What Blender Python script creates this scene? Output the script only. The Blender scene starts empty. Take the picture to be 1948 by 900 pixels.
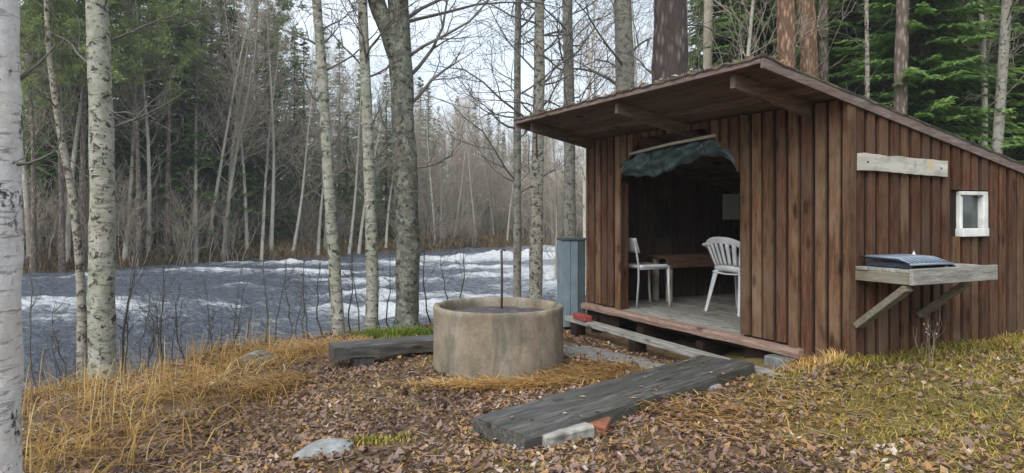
import bpy, math, random
import numpy as np
from mathutils import Vector, Matrix, Euler

R = math.radians
rng = random.Random(7)
nrs = np.random.RandomState(11)
scene = bpy.context.scene
COL = scene.collection

# ------------------------------------------------------------------ camera
H = 1.40                       # eye height above the ground datum
F_PX, W_PX, HOR = 1350.0, 1948.0, 402.5
cam = bpy.data.cameras.new('camera')
cam.sensor_width = 36.0
cam.lens = 36.0 * F_PX / W_PX
cam.shift_y = -(450.0 - HOR) / W_PX
cam.clip_start, cam.clip_end = 0.05, 2000.0
camo = bpy.data.objects.new('camera', cam)
camo.location = (0, 0, H)
camo.rotation_euler = (R(90), 0, 0)
COL.objects.link(camo)
scene.camera = camo

# ------------------------------------------------------------------ sky, sun, exposure
SUN_EL, SUN_AZ = 42.0, 212.0
world = bpy.data.worlds.new('World')
scene.world = world
world.use_nodes = True
wt = world.node_tree
wt.nodes.clear()
w_out = wt.nodes.new('ShaderNodeOutputWorld')
w_bg = wt.nodes.new('ShaderNodeBackground')
w_bg.inputs['Strength'].default_value = 0.09
w_sky = wt.nodes.new('ShaderNodeTexSky')
w_sky.sky_type = 'NISHITA'
w_sky.sun_disc = False
w_sky.sun_elevation = R(SUN_EL)
w_sky.sun_rotation = R(SUN_AZ)
w_tc = wt.nodes.new('ShaderNodeTexCoord')
w_map = wt.nodes.new('ShaderNodeMapping')
w_map.inputs['Scale'].default_value = (1.6, 1.6, 4.0)
w_n = wt.nodes.new('ShaderNodeTexNoise')
w_n.inputs['Scale'].default_value = 2.2
w_n.inputs['Detail'].default_value = 5
w_rmp = wt.nodes.new('ShaderNodeValToRGB')          # the overcast cloud sheet
w_rmp.color_ramp.elements[0].position = 0.3
w_rmp.color_ramp.elements[0].color = (3.7, 4.45, 5.2, 1)
w_rmp.color_ramp.elements[1].position = 0.7
w_rmp.color_ramp.elements[1].color = (5.2, 5.6, 6.0, 1)
w_mix = wt.nodes.new('ShaderNodeMix')
w_mix.data_type = 'RGBA'
w_mix.inputs['Factor'].default_value = 0.88
wt.links.new(w_tc.outputs['Generated'], w_map.inputs['Vector'])
wt.links.new(w_map.outputs['Vector'], w_n.inputs['Vector'])
wt.links.new(w_n.outputs['Fac'], w_rmp.inputs['Fac'])
wt.links.new(w_sky.outputs['Color'], w_mix.inputs['A'])
wt.links.new(w_rmp.outputs['Color'], w_mix.inputs['B'])
wt.links.new(w_mix.outputs['Result'], w_bg.inputs['Color'])
wt.links.new(w_bg.outputs['Background'], w_out.inputs['Surface'])

sun = bpy.data.lights.new('sun', 'SUN')
sun.energy = 1.5
sun.angle = R(50)
sun.color = (1.0, 0.97, 0.93)
suno = bpy.data.objects.new('sun', sun)
_az = R(SUN_AZ)
_d = Vector((math.sin(_az) * math.cos(R(SUN_EL)), math.cos(_az) * math.cos(R(SUN_EL)), math.sin(R(SUN_EL))))
suno.rotation_euler = _d.to_track_quat('Z', 'Y').to_euler()
suno.location = (0, -5, 30)
COL.objects.link(suno)

scene.view_settings.view_transform = 'Standard'
scene.view_settings.look = 'None'
scene.view_settings.exposure = 1.32
scene.view_settings.gamma = 1.0
scene.render.engine = 'CYCLES'
scene.cycles.max_bounces = 8
scene.cycles.volume_bounces = 1
scene.cycles.diffuse_bounces = 5
scene.cycles.glossy_bounces = 3
scene.cycles.transparent_max_bounces = 8
scene.cycles.caustics_reflective = False
scene.cycles.caustics_refractive = False

# ------------------------------------------------------------------ material helpers
def lin(r, g, b):
    f = lambda c: ((c / 255 + 0.055) / 1.055) ** 2.4 if c > 10 else c / 255 / 12.92
    return (f(r), f(g), f(b), 1)

class Mat:
    def __init__(self, name, rough=0.8, spec=0.3):
        self.m = bpy.data.materials.new(name)
        self.m.use_nodes = True
        self.t = self.m.node_tree
        self.b = self.t.nodes['Principled BSDF']
        self.b.inputs['Roughness'].default_value = rough
        self.b.inputs['Specular IOR Level'].default_value = spec
    def node(self, typ, **kw):
        n = self.t.nodes.new(typ)
        for k, v in kw.items():
            if k in n.inputs: n.inputs[k].default_value = v
            else: setattr(n, k, v)
        return n
    def link(self, a, b): self.t.links.new(a, b)
    def coords(self, scale=(1, 1, 1), kind='Object'):
        tc = self.node('ShaderNodeTexCoord'); mp = self.node('ShaderNodeMapping')
        mp.inputs['Scale'].default_value = scale
        self.link(tc.outputs[kind], mp.inputs['Vector'])
        return mp
    def noise(self, mp, scale, detail=4, rough=0.55, dist=0.0):
        n = self.node('ShaderNodeTexNoise')
        n.inputs['Scale'].default_value = scale; n.inputs['Detail'].default_value = detail
        n.inputs['Roughness'].default_value = rough; n.inputs['Distortion'].default_value = dist
        if mp is not None: self.link(mp.outputs['Vector'], n.inputs['Vector'])
        return n
    def ramp(self, src, stops, interp='LINEAR'):
        r = self.node('ShaderNodeValToRGB'); cr = r.color_ramp; cr.interpolation = interp
        while len(cr.elements) < len(stops): cr.elements.new(0.5)
        for e, (p, c) in zip(cr.elements, stops):
            e.position = p; e.color = c if len(c) == 4 else (*c, 1)
        self.link(src, r.inputs['Fac'])
        return r
    def mix(self, fac, a, b, mode='MIX'):
        m = self.node('ShaderNodeMix'); m.data_type = 'RGBA'; m.blend_type = mode
        for v, k in ((fac, 'Factor'), (a, 'A'), (b, 'B')):
            sock = [s for s in m.inputs if s.name == k and s.enabled][0]
            if hasattr(v, 'is_output'): self.link(v, sock)
            else: sock.default_value = v
        return [s for s in m.outputs if s.enabled][0]
    def math(self, op, a, b=0.0, clamp=False):
        m = self.node('ShaderNodeMath'); m.operation = op; m.use_clamp = clamp
        for v, i in ((a, 0), (b, 1)):
            if hasattr(v, 'is_output'): self.link(v, m.inputs[i])
            else: m.inputs[i].default_value = v
        return m.outputs[0]
    def color(self, s): self.link(s, self.b.inputs['Base Color']); return self
    def bump(self, h, strength=0.4, dist=0.02):
        b = self.node('ShaderNodeBump'); b.inputs['Strength'].default_value = strength; b.inputs['Distance'].default_value = dist
        self.link(h, b.inputs['Height']); self.link(b.outputs['Normal'], self.b.inputs['Normal'])
        return self

def m_plain(name, col, rough=0.7, var=0.25, scale=8.0, spec=0.3, bump=0.15):
    M = Mat(name, rough, spec); mp = M.coords(); n = M.noise(mp, scale, 6)
    c2 = tuple(x * (1 - var) for x in col[:3]) + (1,); c3 = tuple(min(1, x * (1 + var)) for x in col[:3]) + (1,)
    r = M.ramp(n.outputs['Fac'], [(0.3, c2), (0.7, c3)])
    M.color(r.outputs['Color']); M.bump(n.outputs['Fac'], bump, 0.02)
    return M.m

def m_wood(name, c_dark, c_mid, c_light, grain=(14, 14, 0.9), rough=0.85, weather=None, wfac=0.5, per_obj=0.35, spec=0.2, wet=None):
    """stained or bare timber with grain running along local z (or as the grain scale says)"""
    M = Mat(name, rough, spec)
    oi = M.node('ShaderNodeObjectInfo')
    tc = M.node('ShaderNodeTexCoord')
    add = M.node('ShaderNodeVectorMath'); add.operation = 'ADD'
    mul = M.node('ShaderNodeVectorMath'); mul.operation = 'SCALE'; mul.inputs['Scale'].default_value = 37.0
    cmb = M.node('ShaderNodeCombineXYZ')
    for k in 'XYZ': M.link(oi.outputs['Random'], cmb.inputs[k])
    M.link(cmb.outputs[0], mul.inputs[0]); M.link(tc.outputs['Object'], add.inputs[0]); M.link(mul.outputs[0], add.inputs[1])
    mp = M.node('ShaderNodeMapping'); mp.inputs['Scale'].default_value = grain
    M.link(add.outputs[0], mp.inputs['Vector'])
    g = M.noise(mp, 3.0, 7, 0.65, 0.3)
    g2 = M.noise(mp, 11.0, 4, 0.6)
    r = M.ramp(g.outputs['Fac'], [(0.28, c_dark), (0.5, c_mid), (0.75, c_light)])
    col = r.outputs['Color']
    fine = M.ramp(g2.outputs['Fac'], [(0.35, (0.6, 0.6, 0.6)), (0.6, (1, 1, 1))])
    col = M.mix(0.7, col, fine.outputs['Color'], 'MULTIPLY')
    if weather:
        mp2 = M.node('ShaderNodeMapping'); mp2.inputs['Scale'].default_value = tuple(0.25 * x if x > 2 else x for x in grain)
        M.link(add.outputs[0], mp2.inputs['Vector'])
        n3 = M.noise(mp2, 1.6, 5, 0.6)
        f = M.ramp(n3.outputs['Fac'], [(0.42, (0, 0, 0)), (0.68, (wfac, wfac, wfac))])
        col = M.mix(f.outputs['Color'], col, weather)
    mk = M.node('ShaderNodeMapping'); mk.inputs['Scale'].default_value = tuple(7.0 if x > 2 else 2.6 for x in grain)
    M.link(add.outputs[0], mk.inputs['Vector'])
    vk = M.node('ShaderNodeTexVoronoi'); vk.inputs['Scale'].default_value = 1.0; M.link(mk.outputs['Vector'], vk.inputs['Vector'])
    kn = M.ramp(vk.outputs['Distance'], [(0.10, (0.28, 0.24, 0.22)), (0.20, (1, 1, 1))])
    col = M.mix(0.85, col, kn.outputs['Color'], 'MULTIPLY')
    v = M.node('ShaderNodeMapRange'); M.link(oi.outputs['Random'], v.inputs['Value'])
    v.inputs['To Min'].default_value = 1 - per_obj; v.inputs['To Max'].default_value = 1 + per_obj
    vv = M.node('ShaderNodeVectorMath'); vv.operation = 'SCALE'
    M.link(col, vv.inputs[0]); M.link(v.outputs[0], vv.inputs['Scale'])
    M.color(vv.outputs[0])
    M.bump(g.outputs['Fac'], 0.5, 0.01)
    return M.m

MT = {}
GZ, GX, GY = (13, 13, 1.5), (1.5, 13, 13), (13, 1.5, 13)
def wood_set(key, *a, **k):
    for nm, g in (('z', GZ), ('x', GX), ('y', GY)):
        MT[key + '_' + nm] = m_wood(key + '_' + nm, *a, grain=g, **k)

wood_set('stain', (0.036, 0.02, 0.012, 1), (0.116, 0.059, 0.031, 1), (0.22, 0.118, 0.062, 1), weather=(0.18, 0.122, 0.08, 1), wfac=0.8, per_obj=0.24)
wood_set('stain_red', (0.026, 0.013, 0.008, 1), (0.092, 0.039, 0.021, 1), (0.178, 0.078, 0.04, 1), weather=(0.105, 0.07, 0.048, 1), wfac=0.75, per_obj=0.24)
wood_set('under', (0.01, 0.007, 0.006, 1), (0.025, 0.014, 0.011, 1), (0.045, 0.026, 0.02, 1), per_obj=0.2)
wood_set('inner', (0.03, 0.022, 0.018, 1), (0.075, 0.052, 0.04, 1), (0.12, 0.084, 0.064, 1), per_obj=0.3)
wood_set('soffit', (0.08, 0.06, 0.05, 1), (0.16, 0.12, 0.10, 1), (0.25, 0.195, 0.165, 1), per_obj=0.25)
wood_set('trim', (0.10, 0.075, 0.065, 1), (0.2, 0.155, 0.14, 1), (0.32, 0.26, 0.235, 1), per_obj=0.15, weather=(0.13, 0.07, 0.05, 1), wfac=0.6)
wood_set('sill', (0.16, 0.095, 0.07, 1), (0.3, 0.2, 0.155, 1), (0.42, 0.32, 0.26, 1), per_obj=0.15)
wood_set('grey', (0.16, 0.15, 0.135, 1), (0.3, 0.285, 0.255, 1), (0.46, 0.44, 0.4, 1), per_obj=0.15)
wood_set('pale', (0.3, 0.26, 0.2, 1), (0.5, 0.44, 0.35, 1), (0.62, 0.56, 0.46, 1), per_obj=0.15)
wood_set('bracket', (0.11, 0.095, 0.07, 1), (0.22, 0.185, 0.135, 1), (0.34, 0.29, 0.22, 1), per_obj=0.2, weather=(0.22, 0.24, 0.19, 1), wfac=0.6)
wood_set('dark', (0.024, 0.022, 0.02, 1), (0.08, 0.075, 0.069, 1), (0.21, 0.2, 0.185, 1), per_obj=0.12, rough=0.5, spec=0.4, weather=(0.06, 0.062, 0.045, 1), wfac=0.7)
wood_set('brownboard', (0.06, 0.035, 0.022, 1), (0.15, 0.085, 0.055, 1), (0.22, 0.13, 0.09, 1), per_obj=0.1)

def m_birch(name, white, dark, amount=0.5, lichen=None, lich_amt=0.0, zscale=9.0, patch=2.4):
    M = Mat(name, 0.85, 0.15)
    mp = M.coords((2.2, 2.2, zscale))
    n = M.noise(mp, 3.2, 5, 0.6, 0.6)          # horizontal lenticels
    mp2 = M.coords((1.3, 1.3, 1.5))
    n2 = M.noise(mp2, patch * 4.4, 8, 0.72, 0.35)        # rough black patches
    n3 = M.noise(M.coords((1, 1, 1)), 24, 6, 0.7)
    n5 = M.noise(M.coords((1, 1, 0.6)), 5, 6, 0.65)
    tone = M.ramp(n3.outputs['Fac'], [(0.25, tuple(x * 0.62 for x in white[:3])), (0.7, white)])
    warm = M.ramp(n5.outputs['Fac'], [(0.42, (0, 0, 0)), (0.7, (0.6, 0.6, 0.6))])
    col = M.mix(warm.outputs['Color'], tone.outputs['Color'], (white[0] * 0.72, white[1] * 0.62, white[2] * 0.5, 1))
    l = M.ramp(n.outputs['Fac'], [(0.60 - 0.08 * amount, (0, 0, 0)), (0.66 - 0.08 * amount, (1, 1, 1))])
    p = M.ramp(n2.outputs['Fac'], [(0.64 - 0.13 * amount, (0, 0, 0)), (0.69 - 0.13 * amount, (1, 1, 1))])
    if lichen:
        n4 = M.noise(M.coords((1.5, 1.5, 1.0)), 5.5, 9, 0.78)
        f = M.ramp(n4.outputs['Fac'], [(0.62 - 0.25 * lich_amt, (0, 0, 0)), (0.72 - 0.2 * lich_amt, (0.9, 0.9, 0.9))])
        col = M.mix(f.outputs['Color'], col, lichen)
    col = M.mix(M.math('MULTIPLY', l.outputs['Color'], 0.5), col, dark)
    col = M.mix(p.outputs['Color'], col, dark)
    M.color(col); M.bump(n2.outputs['Fac'], 0.6, 0.03)
    return M.m

MT['birch_white'] = m_birch('birch_white', (0.74, 0.72, 0.715, 1), (0.05, 0.045, 0.045, 1), 0.62, (0.55, 0.54, 0.52, 1), 0.25, zscale=11, patch=0.9)
MT['birch'] = m_birch('birch', (0.47, 0.455, 0.40, 1), (0.055, 0.05, 0.042, 1), 0.78, (0.24, 0.26, 0.19, 1), 0.75)
MT['birch_thin'] = m_birch('birch_thin', (0.40, 0.375, 0.32, 1), (0.06, 0.05, 0.042, 1), 0.9, (0.22, 0.22, 0.16, 1), 0.45)
MT['alder'] = m_birch('alder', (0.17, 0.165, 0.14, 1), (0.05, 0.046, 0.04, 1), 0.9, (0.27, 0.31, 0.24, 1), 0.55, zscale=4)
MT['aspen'] = m_birch('aspen', (0.31, 0.295, 0.26, 1), (0.08, 0.073, 0.062, 1), 0.8, (0.27, 0.29, 0.21, 1), 0.4, zscale=4)
MT['far_pale'] = m_birch('far_pale', (0.56, 0.54, 0.47, 1), (0.2, 0.18, 0.15, 1), 0.4, zscale=2)
MT['far_brown'] = m_plain('far_brown', (0.31, 0.27, 0.215), 0.9, 0.3, 3)
MT['twig'] = m_plain('twig', (0.37, 0.315, 0.255), 0.9, 0.3, 2, bump=0)
MT['twig_pink'] = m_plain('twig_pink', (0.44, 0.365, 0.305), 0.9, 0.3, 2, bump=0)
MT['branch_grey'] = m_plain('branch_grey', (0.13, 0.118, 0.105), 0.9, 0.3, 4, bump=0)
MT['twig_dark'] = m_plain('twig_dark', (0.085, 0.077, 0.07), 0.9, 0.3, 4, bump=0)

def m_pinebark(name, low, high):
    M = Mat(name, 0.9, 0.15)
    mp = M.coords((3.2, 3.2, 0.9)); n = M.noise(mp, 5.0, 8, 0.7, 0.6)
    v = M.node('ShaderNodeTexVoronoi'); v.inputs['Scale'].default_value = 4.5; M.link(mp.outputs['Vector'], v.inputs['Vector'])
    r = M.ramp(n.outputs['Fac'], [(0.3, low), (0.7, high)])
    e = M.ramp(v.outputs['Distance'], [(0.12, (1.1, 1.1, 1.1)), (0.5, (0.22, 0.22, 0.22))])
    M.color(M.mix(0.8, r.outputs['Color'], e.outputs['Color'], 'MULTIPLY')); M.bump(v.outputs['Distance'], -1.0, 0.05)
    return M.m
MT['pine_low'] = m_pinebark('pine_low', (0.10, 0.08, 0.075, 1), (0.24, 0.19, 0.175, 1))
MT['pine_orange'] = m_pinebark('pine_orange', (0.26, 0.15, 0.09, 1), (0.50, 0.32, 0.215, 1))
MT['pine_grey'] = m_pinebark('pine_grey', (0.2, 0.15, 0.125, 1), (0.38, 0.31, 0.26, 1))
MT['spruce_bark'] = m_pinebark('spruce_bark', (0.06, 0.05, 0.045, 1), (0.15, 0.125, 0.11, 1))

def m_leafy(name, stops, transl=0.25, rough=0.6):
    """foliage coloured leaf by leaf from the face attribute rnd"""
    M = Mat(name, rough, 0.25)
    at = M.node('ShaderNodeAttribute'); at.attribute_name = 'rnd'
    oi = M.node('ShaderNodeObjectInfo')
    r = M.ramp(at.outputs['Fac'], stops)
    v = M.node('ShaderNodeMapRange'); M.link(oi.outputs['Random'], v.inputs['Value'])
    v.inputs['To Min'].default_value = 0.75; v.inputs['To Max'].default_value = 1.3
    vv = M.node('ShaderNodeVectorMath'); vv.operation = 'SCALE'
    M.link(r.outputs['Color'], vv.inputs[0]); M.link(v.outputs[0], vv.inputs['Scale'])
    M.color(vv.outputs[0])
    if transl > 0:
        t = M.node('ShaderNodeBsdfTranslucent'); M.link(vv.outputs[0], t.inputs['Color'])
        ms = M.node('ShaderNodeMixShader'); ms.inputs['Fac'].default_value = transl
        out = M.t.nodes['Material Output']
        M.link(M.b.outputs[0], ms.inputs[1]); M.link(t.outputs[0], ms.inputs[2]); M.link(ms.outputs[0], out.inputs['Surface'])
    return M.m
MT['spruce'] = m_leafy('spruce', [(0.0, (0.07, 0.135, 0.042)), (0.5, (0.135, 0.235, 0.065)), (1.0, (0.22, 0.32, 0.095))], 0.45)
MT['pine_needles'] = m_leafy('pine_needles', [(0.0, (0.11, 0.16, 0.055)), (0.5, (0.2, 0.26, 0.085)), (1.0, (0.32, 0.35, 0.12))], 0.45)
MT['litter'] = m_leafy('litter', [(0.0, (0.07, 0.038, 0.026)), (0.2, (0.175, 0.10, 0.07)), (0.38, (0.25, 0.175, 0.16)), (0.58, (0.30, 0.185, 0.12)), (0.8, (0.40, 0.225, 0.085)), (0.93, (0.43, 0.30, 0.20)), (1.0, (0.56, 0.47, 0.38))], 0.15, 0.5)
MT['dry_grass'] = m_leafy('dry_grass', [(0.0, (0.12, 0.065, 0.022)), (0.35, (0.33, 0.185, 0.05)), (0.7, (0.53, 0.32, 0.09)), (1.0, (0.62, 0.47, 0.23))], 0.3)
MT['turf'] = m_leafy('turf', [(0.0, (0.125, 0.12, 0.025)), (0.4, (0.295, 0.255, 0.05)), (0.7, (0.46, 0.34, 0.075)), (1.0, (0.56, 0.39, 0.13))], 0.3)
MT['green_grass'] = m_leafy('green_grass', [(0.0, (0.11, 0.17, 0.02)), (0.6, (0.23, 0.3, 0.04)), (1.0, (0.36, 0.42, 0.08))], 0.3)
MT['bracken'] = m_leafy('bracken', [(0.0, (0.25, 0.13, 0.045)), (0.5, (0.52, 0.31, 0.11)), (1.0, (0.66, 0.47, 0.22))], 0.3)

# ------------------------------------------------------------------ mesh helpers
def mesh_np(name, verts, faces, mats, smooth=False, attrs=None, mat_idx=None):
    """verts (N,3); faces: array (M,k) or list of such arrays"""
    me = bpy.data.meshes.new(name)
    if not isinstance(faces, list): faces = [faces]
    faces = [np.asarray(f, np.int32) for f in faces if len(f)]
    loops = np.concatenate([f.ravel() for f in faces])
    totals = np.concatenate([np.full(len(f), f.shape[1], np.int32) for f in faces])
    starts = np.concatenate([[0], np.cumsum(totals)[:-1]]).astype(np.int32)
    verts = np.asarray(verts, np.float32)
    me.vertices.add(len(verts)); me.vertices.foreach_set('co', verts.ravel())
    me.loops.add(len(loops)); me.loops.foreach_set('vertex_index', loops)
    me.polygons.add(len(totals)); me.polygons.foreach_set('loop_start', starts)
    try: me.polygons.foreach_set('loop_total', totals)
    except Exception: pass
    for m in (mats if isinstance(mats, (list, tuple)) else [mats]): me.materials.append(MT[m])
    if mat_idx is not None: me.polygons.foreach_set('material_index', np.asarray(mat_idx, np.int32))
    if smooth: me.polygons.foreach_set('use_smooth', np.ones(len(totals), bool))
    for k, (dom, arr) in (attrs or {}).items():
        a = me.attributes.new(k, 'FLOAT', dom); a.data.foreach_set('value', np.asarray(arr, np.float32))
    me.update(calc_edges=True)
    return me

def link(name, me, parent=None, loc=None, rot=None):
    o = bpy.data.objects.new(name, me); COL.objects.link(o)
    if parent is not None: o.parent = parent
    if loc is not None: o.location = loc
    if rot is not None: o.rotation_euler = rot
    return o

def tag(o, label=None, cat=None, group=None, kind=None):
    if label: o['label'] = label
    if cat: o['category'] = cat
    if group: o['group'] = group
    if kind: o['kind'] = kind
    return o

def empty(name, loc=(0, 0, 0), rz=0.0, label=None, cat=None, group=None):
    o = bpy.data.objects.new(name, None); COL.objects.link(o)
    o.location = loc; o.rotation_euler = (0, 0, rz); o.empty_display_size = 0.2
    return tag(o, label, cat, group)

def copy_tree(root, loc, rz=0.0, scale=1.0, label=None, group=None, tilt=(0, 0)):
    c = root.copy(); COL.objects.link(c)
    c.location = loc; c.rotation_euler = (tilt[0], tilt[1], rz)
    c.scale = (scale,) * 3 if not isinstance(scale, tuple) else scale
    if label: c['label'] = label
    if group: c['group'] = group
    for ch in root.children:
        d = ch.copy(); COL.objects.link(d); d.parent = c
        for g in ch.children:
            e = g.copy(); COL.objects.link(e); e.parent = d
    return c

class Geo:
    """collects polygons for one mesh"""
    def __init__(self): self.v, self.f = [], []
    def add(self, vs, fs):
        b = len(self.v); self.v += [tuple(p) for p in vs]; self.f += [[b + i for i in f] for f in fs]; return self
    def box(self, x0, x1, y0, y1, z0, z1, jit=0.0):
        j = lambda: rng.uniform(-jit, jit) if jit else 0.0
        vs = [(x + j(), y + j(), z + j()) for z in (z0, z1) for y in (y0, y1) for x in (x0, x1)]
        return self.add(vs, [(0, 2, 3, 1), (4, 5, 7, 6), (0, 1, 5, 4), (2, 6, 7, 3), (0, 4, 6, 2), (1, 3, 7, 5)])
    def tube(self, pts, rad, n=8, cap=True, squash=None):
        pts = [Vector(p) for p in pts]; m = len(pts)
        rad = [rad] * m if not isinstance(rad, (list, tuple)) else rad
        up = Vector((0.13, 0.21, 1)).normalized(); rings = []
        prev = None
        for i in range(m):
            d = (pts[min(i + 1, m - 1)] - pts[max(i - 1, 0)]).normalized()
            if prev is None:
                u = d.cross(up)
                if u.length < 1e-3: u = d.cross(Vector((1, 0, 0)))
            else: u = prev - d * prev.dot(d)
            u.normalize(); prev = u; w = d.cross(u)
            rings.append([pts[i] + (u * math.cos(2 * math.pi * k / n) + w * math.sin(2 * math.pi * k / n)) * rad[i] for k in range(n)])
        vs = [p for r in rings for p in r]; fs = []
        for i in range(m - 1):
            for k in range(n):
                fs.append((i * n + k, i * n + (k + 1) % n, (i + 1) * n + (k + 1) % n, (i + 1) * n + k))
        if cap: fs += [tuple(range(n - 1, -1, -1)), tuple((m - 1) * n + k for k in range(n))]
        return self.add(vs, fs)
    def beam(self, p0, p1, w, h, upv=(0, 0, 1)):
        p0, p1 = Vector(p0), Vector(p1); d = (p1 - p0).normalized(); s = d.cross(Vector(upv)).normalized(); u = s.cross(d)
        vs = [p + s * a * w / 2 + u * b * h / 2 for p in (p0, p1) for (a, b) in ((-1, -1), (1, -1), (1, 1), (-1, 1))]
        return self.add(vs, [(0, 3, 2, 1), (4, 5, 6, 7), (0, 1, 5, 4), (1, 2, 6, 5), (2, 3, 7, 6), (3, 0, 4, 7)])
    def mesh(self, name, mat, smooth=False, bevel=0.0, segs=1):
        me = bpy.data.meshes.new(name); me.from_pydata(self.v, [], self.f)
        for m in (mat if isinstance(mat, (list, tuple)) else [mat]): me.materials.append(MT[m])
        if bevel > 0:
            import bmesh
            bm = bmesh.new(); bm.from_mesh(me)
            bmesh.ops.bevel(bm, geom=list(bm.edges), offset=bevel, segments=segs, affect='EDGES', profile=0.5)
            bm.to_mesh(me); bm.free()
        if smooth: me.polygons.foreach_set('use_smooth', np.ones(len(me.polygons), bool))
        me.update(); return me
    def obj(self, name, mat, parent=None, smooth=False, bevel=0.0, loc=None, rot=None, segs=1):
        return link(name, self.mesh(name, mat, smooth, bevel, segs), parent, loc, rot)

# numpy value noise
_perm = np.random.RandomState(3).rand(256, 256).astype(np.float32)
def vnoise(x, y):
    xi, yi = np.floor(x).astype(int), np.floor(y).astype(int); fx, fy = x - xi, y - yi
    fx = fx * fx * (3 - 2 * fx); fy = fy * fy * (3 - 2 * fy)
    g = lambda a, b: _perm[a & 255, b & 255]
    return (g(xi, yi) * (1 - fx) + g(xi + 1, yi) * fx) * (1 - fy) + (g(xi, yi + 1) * (1 - fx) + g(xi + 1, yi + 1) * fx) * fy
def fbm(x, y, o=4):
    s, a, t = 0.0, 1.0, 0.0
    for i in range(o):
        s = s + a * vnoise(x * 2 ** i + 17.3 * i, y * 2 ** i + 5.1 * i); t += a; a *= 0.5
    return s / t
def sstep(a, b, x):
    t = np.clip((x - a) / (b - a), 0, 1); return t * t * (3 - 2 * t)

# ------------------------------------------------------------------ terrain
# river banks (plan polylines); the river lies to the left of NEAR and to the right of FAR when walking away from the camera
NEAR = np.array([(-5.2, -30), (-4.9, -6), (-4.5, 1.5), (-4.25, 5.0), (-3.7, 6.6), (-2.7, 8.0), (-1.2, 9.4), (0.7, 11.6), (3.2, 15.0), (8, 22), (18, 36), (45, 75), (120, 180)], float)
FAR = np.array([(-60, -30), (-36, 4), (-22, 19), (-17.0, 24.5), (-11.5, 31), (-5, 38), (2.5, 46), (12, 58), (30, 84), (90, 180)], float)
def sdist(poly, x, y):
    best = np.full(x.shape, 1e9); sg = np.zeros(x.shape)
    for (ax, ay), (bx, by) in zip(poly[:-1], poly[1:]):
        dx, dy = bx - ax, by - ay; t = np.clip(((x - ax) * dx + (y - ay) * dy) / (dx * dx + dy * dy), 0, 1)
        qx, qy = x - ax - t * dx, y - ay - t * dy; d = np.hypot(qx, qy); s = np.sign(dx * qy - dy * qx)
        m = d < best; best = np.where(m, d, best); sg = np.where(m, s, sg)
    return best * sg          # positive: left of the line
ANCH = np.array([(-.12, 6.17, -1.32), (-.12, 5.5, -1.325), (-.7, 6.1, -1.33), (.5, 6.2, -1.32), (2.41, 5.0, -1.05), (4.4, 5.9, -1.05), (3.4, 5.2, -1.05), (.05, 3.6, -1.25), (-.25, 4.1, -1.29), (0, 3.2, -1.30),
                 (2.4, 3.1, -1.14), (1.2, 4.2, -1.2), (3.6, 3.8, -1.08), (-2.4, 3.4, -1.38), (-1.2, 4.6, -1.35), (1.3, 6.6, -1.34), (2.0, 5.4, -1.22), (.9, 7.6, -1.36), (-1.5, 6.2, -1.37), (-3.7, 5.2, -1.42),
                 (-3.6, 6.4, -1.46), (-2.8, 7.4, -1.42), (-1.9, 7.9, -1.43), (-1.3, 8.4, -1.45), (.5, 10.4, -1.55), (3, 10, -1.35), (6.2, 8, -1.0), (8, 14, -.9), (15, 25, -.3), (25, 40, .5), (0, 0, -1.42), (3, 0.5, -1.2), (-3, 0.5, -1.45), (8, 2, -.9), (0, -10, -1.6), (20, -5, -.4), (-1.0, 1.8, -1.36), (1.7, 1.8, -1.22)], float)
def land(x, y):
    num = np.zeros(x.shape); den = np.zeros(x.shape)
    for ax, ay, az in ANCH:
        w = 1.0 / ((x - ax) ** 2 + (y - ay) ** 2 + 0.12) ** 1.7
        num += w * az; den += w
    return num / den
WATER = -2.2
def ground_rel(x, y):
    x = np.asarray(x, float); y = np.asarray(y, float)
    dn = sdist(NEAR, x, y); df = -sdist(FAR, x, y)        # dn>0: river side, df>0: river side of the far bank
    z = land(x, y)
    z = z + (fbm(x * 1.3, y * 1.3, 4) - 0.5) * 0.09 * np.clip(1.2 - np.hypot(x, y) / 60, 0.3, 1)
    # gentle mounds hold off the flat places
    dn2 = dn + (fbm(x * .8 + 9, y * .8, 3) - .5) * .7
    z = z * (1 - sstep(-0.25, 1.5, dn2)) + (WATER - 0.9) * sstep(-0.25, 1.5, dn2)
    df2 = -df + (fbm(x * .25 + 3, y * .25, 3) - .5) * 1.6
    far = WATER - 0.9 + 1.35 * sstep(-1.2, 1.2, df2) + np.clip(df2 - 1, 0, 60) * 0.035 + (fbm(x * .15, y * .15 + 7, 4) - .5) * 1.2 * sstep(0, 6, df2)
    k = sstep(-3, -1.0, -df)
    return z * (1 - k) + far * k
def gz(x, y): return float(ground_rel(np.array([x]), np.array([y]))[0]) + H

def axis(lo, hi, fine_lo, fine_hi, step, growth=1.09):
    c = list(np.arange(fine_lo, fine_hi + 1e-6, step)); s = step
    while c[-1] < hi: s *= growth; c.append(c[-1] + s)
    s = step
    while c[0] > lo: s *= growth; c.insert(0, c[0] - s)
    return np.array(c)
gx, gy = axis(-900, 900, -6, 7, 0.055), axis(-400, 1500, 1.5, 11, 0.055)
X, Y = np.meshgrid(gx, gy); Z = ground_rel(X, Y)
near_m = sstep(14, 9, np.hypot(X, Y - 4)) if False else np.clip(1 - np.hypot(X, Y - 4) / 12, 0, 1)
Z = Z + (fbm(X * 9, Y * 9, 3) - .5) * .035 * np.clip(near_m * 2, 0, 1)
MOSS = lambda x, y: np.clip(sstep(0.3, 2.3, x - 0.15 * (y - 4)) * 1.0 + (fbm(x * 1.1 + 4, y * 1.1, 4) - .5) * 1.6, 0, 1)
ny, nx = X.shape
idx = np.arange(nx * ny).reshape(ny, nx)
quads = np.stack([idx[:-1, :-1], idx[:-1, 1:], idx[1:, 1:], idx[1:, :-1]], -1).reshape(-1, 4)
G = Mat('forest_floor', 0.9, 0.2)
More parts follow.
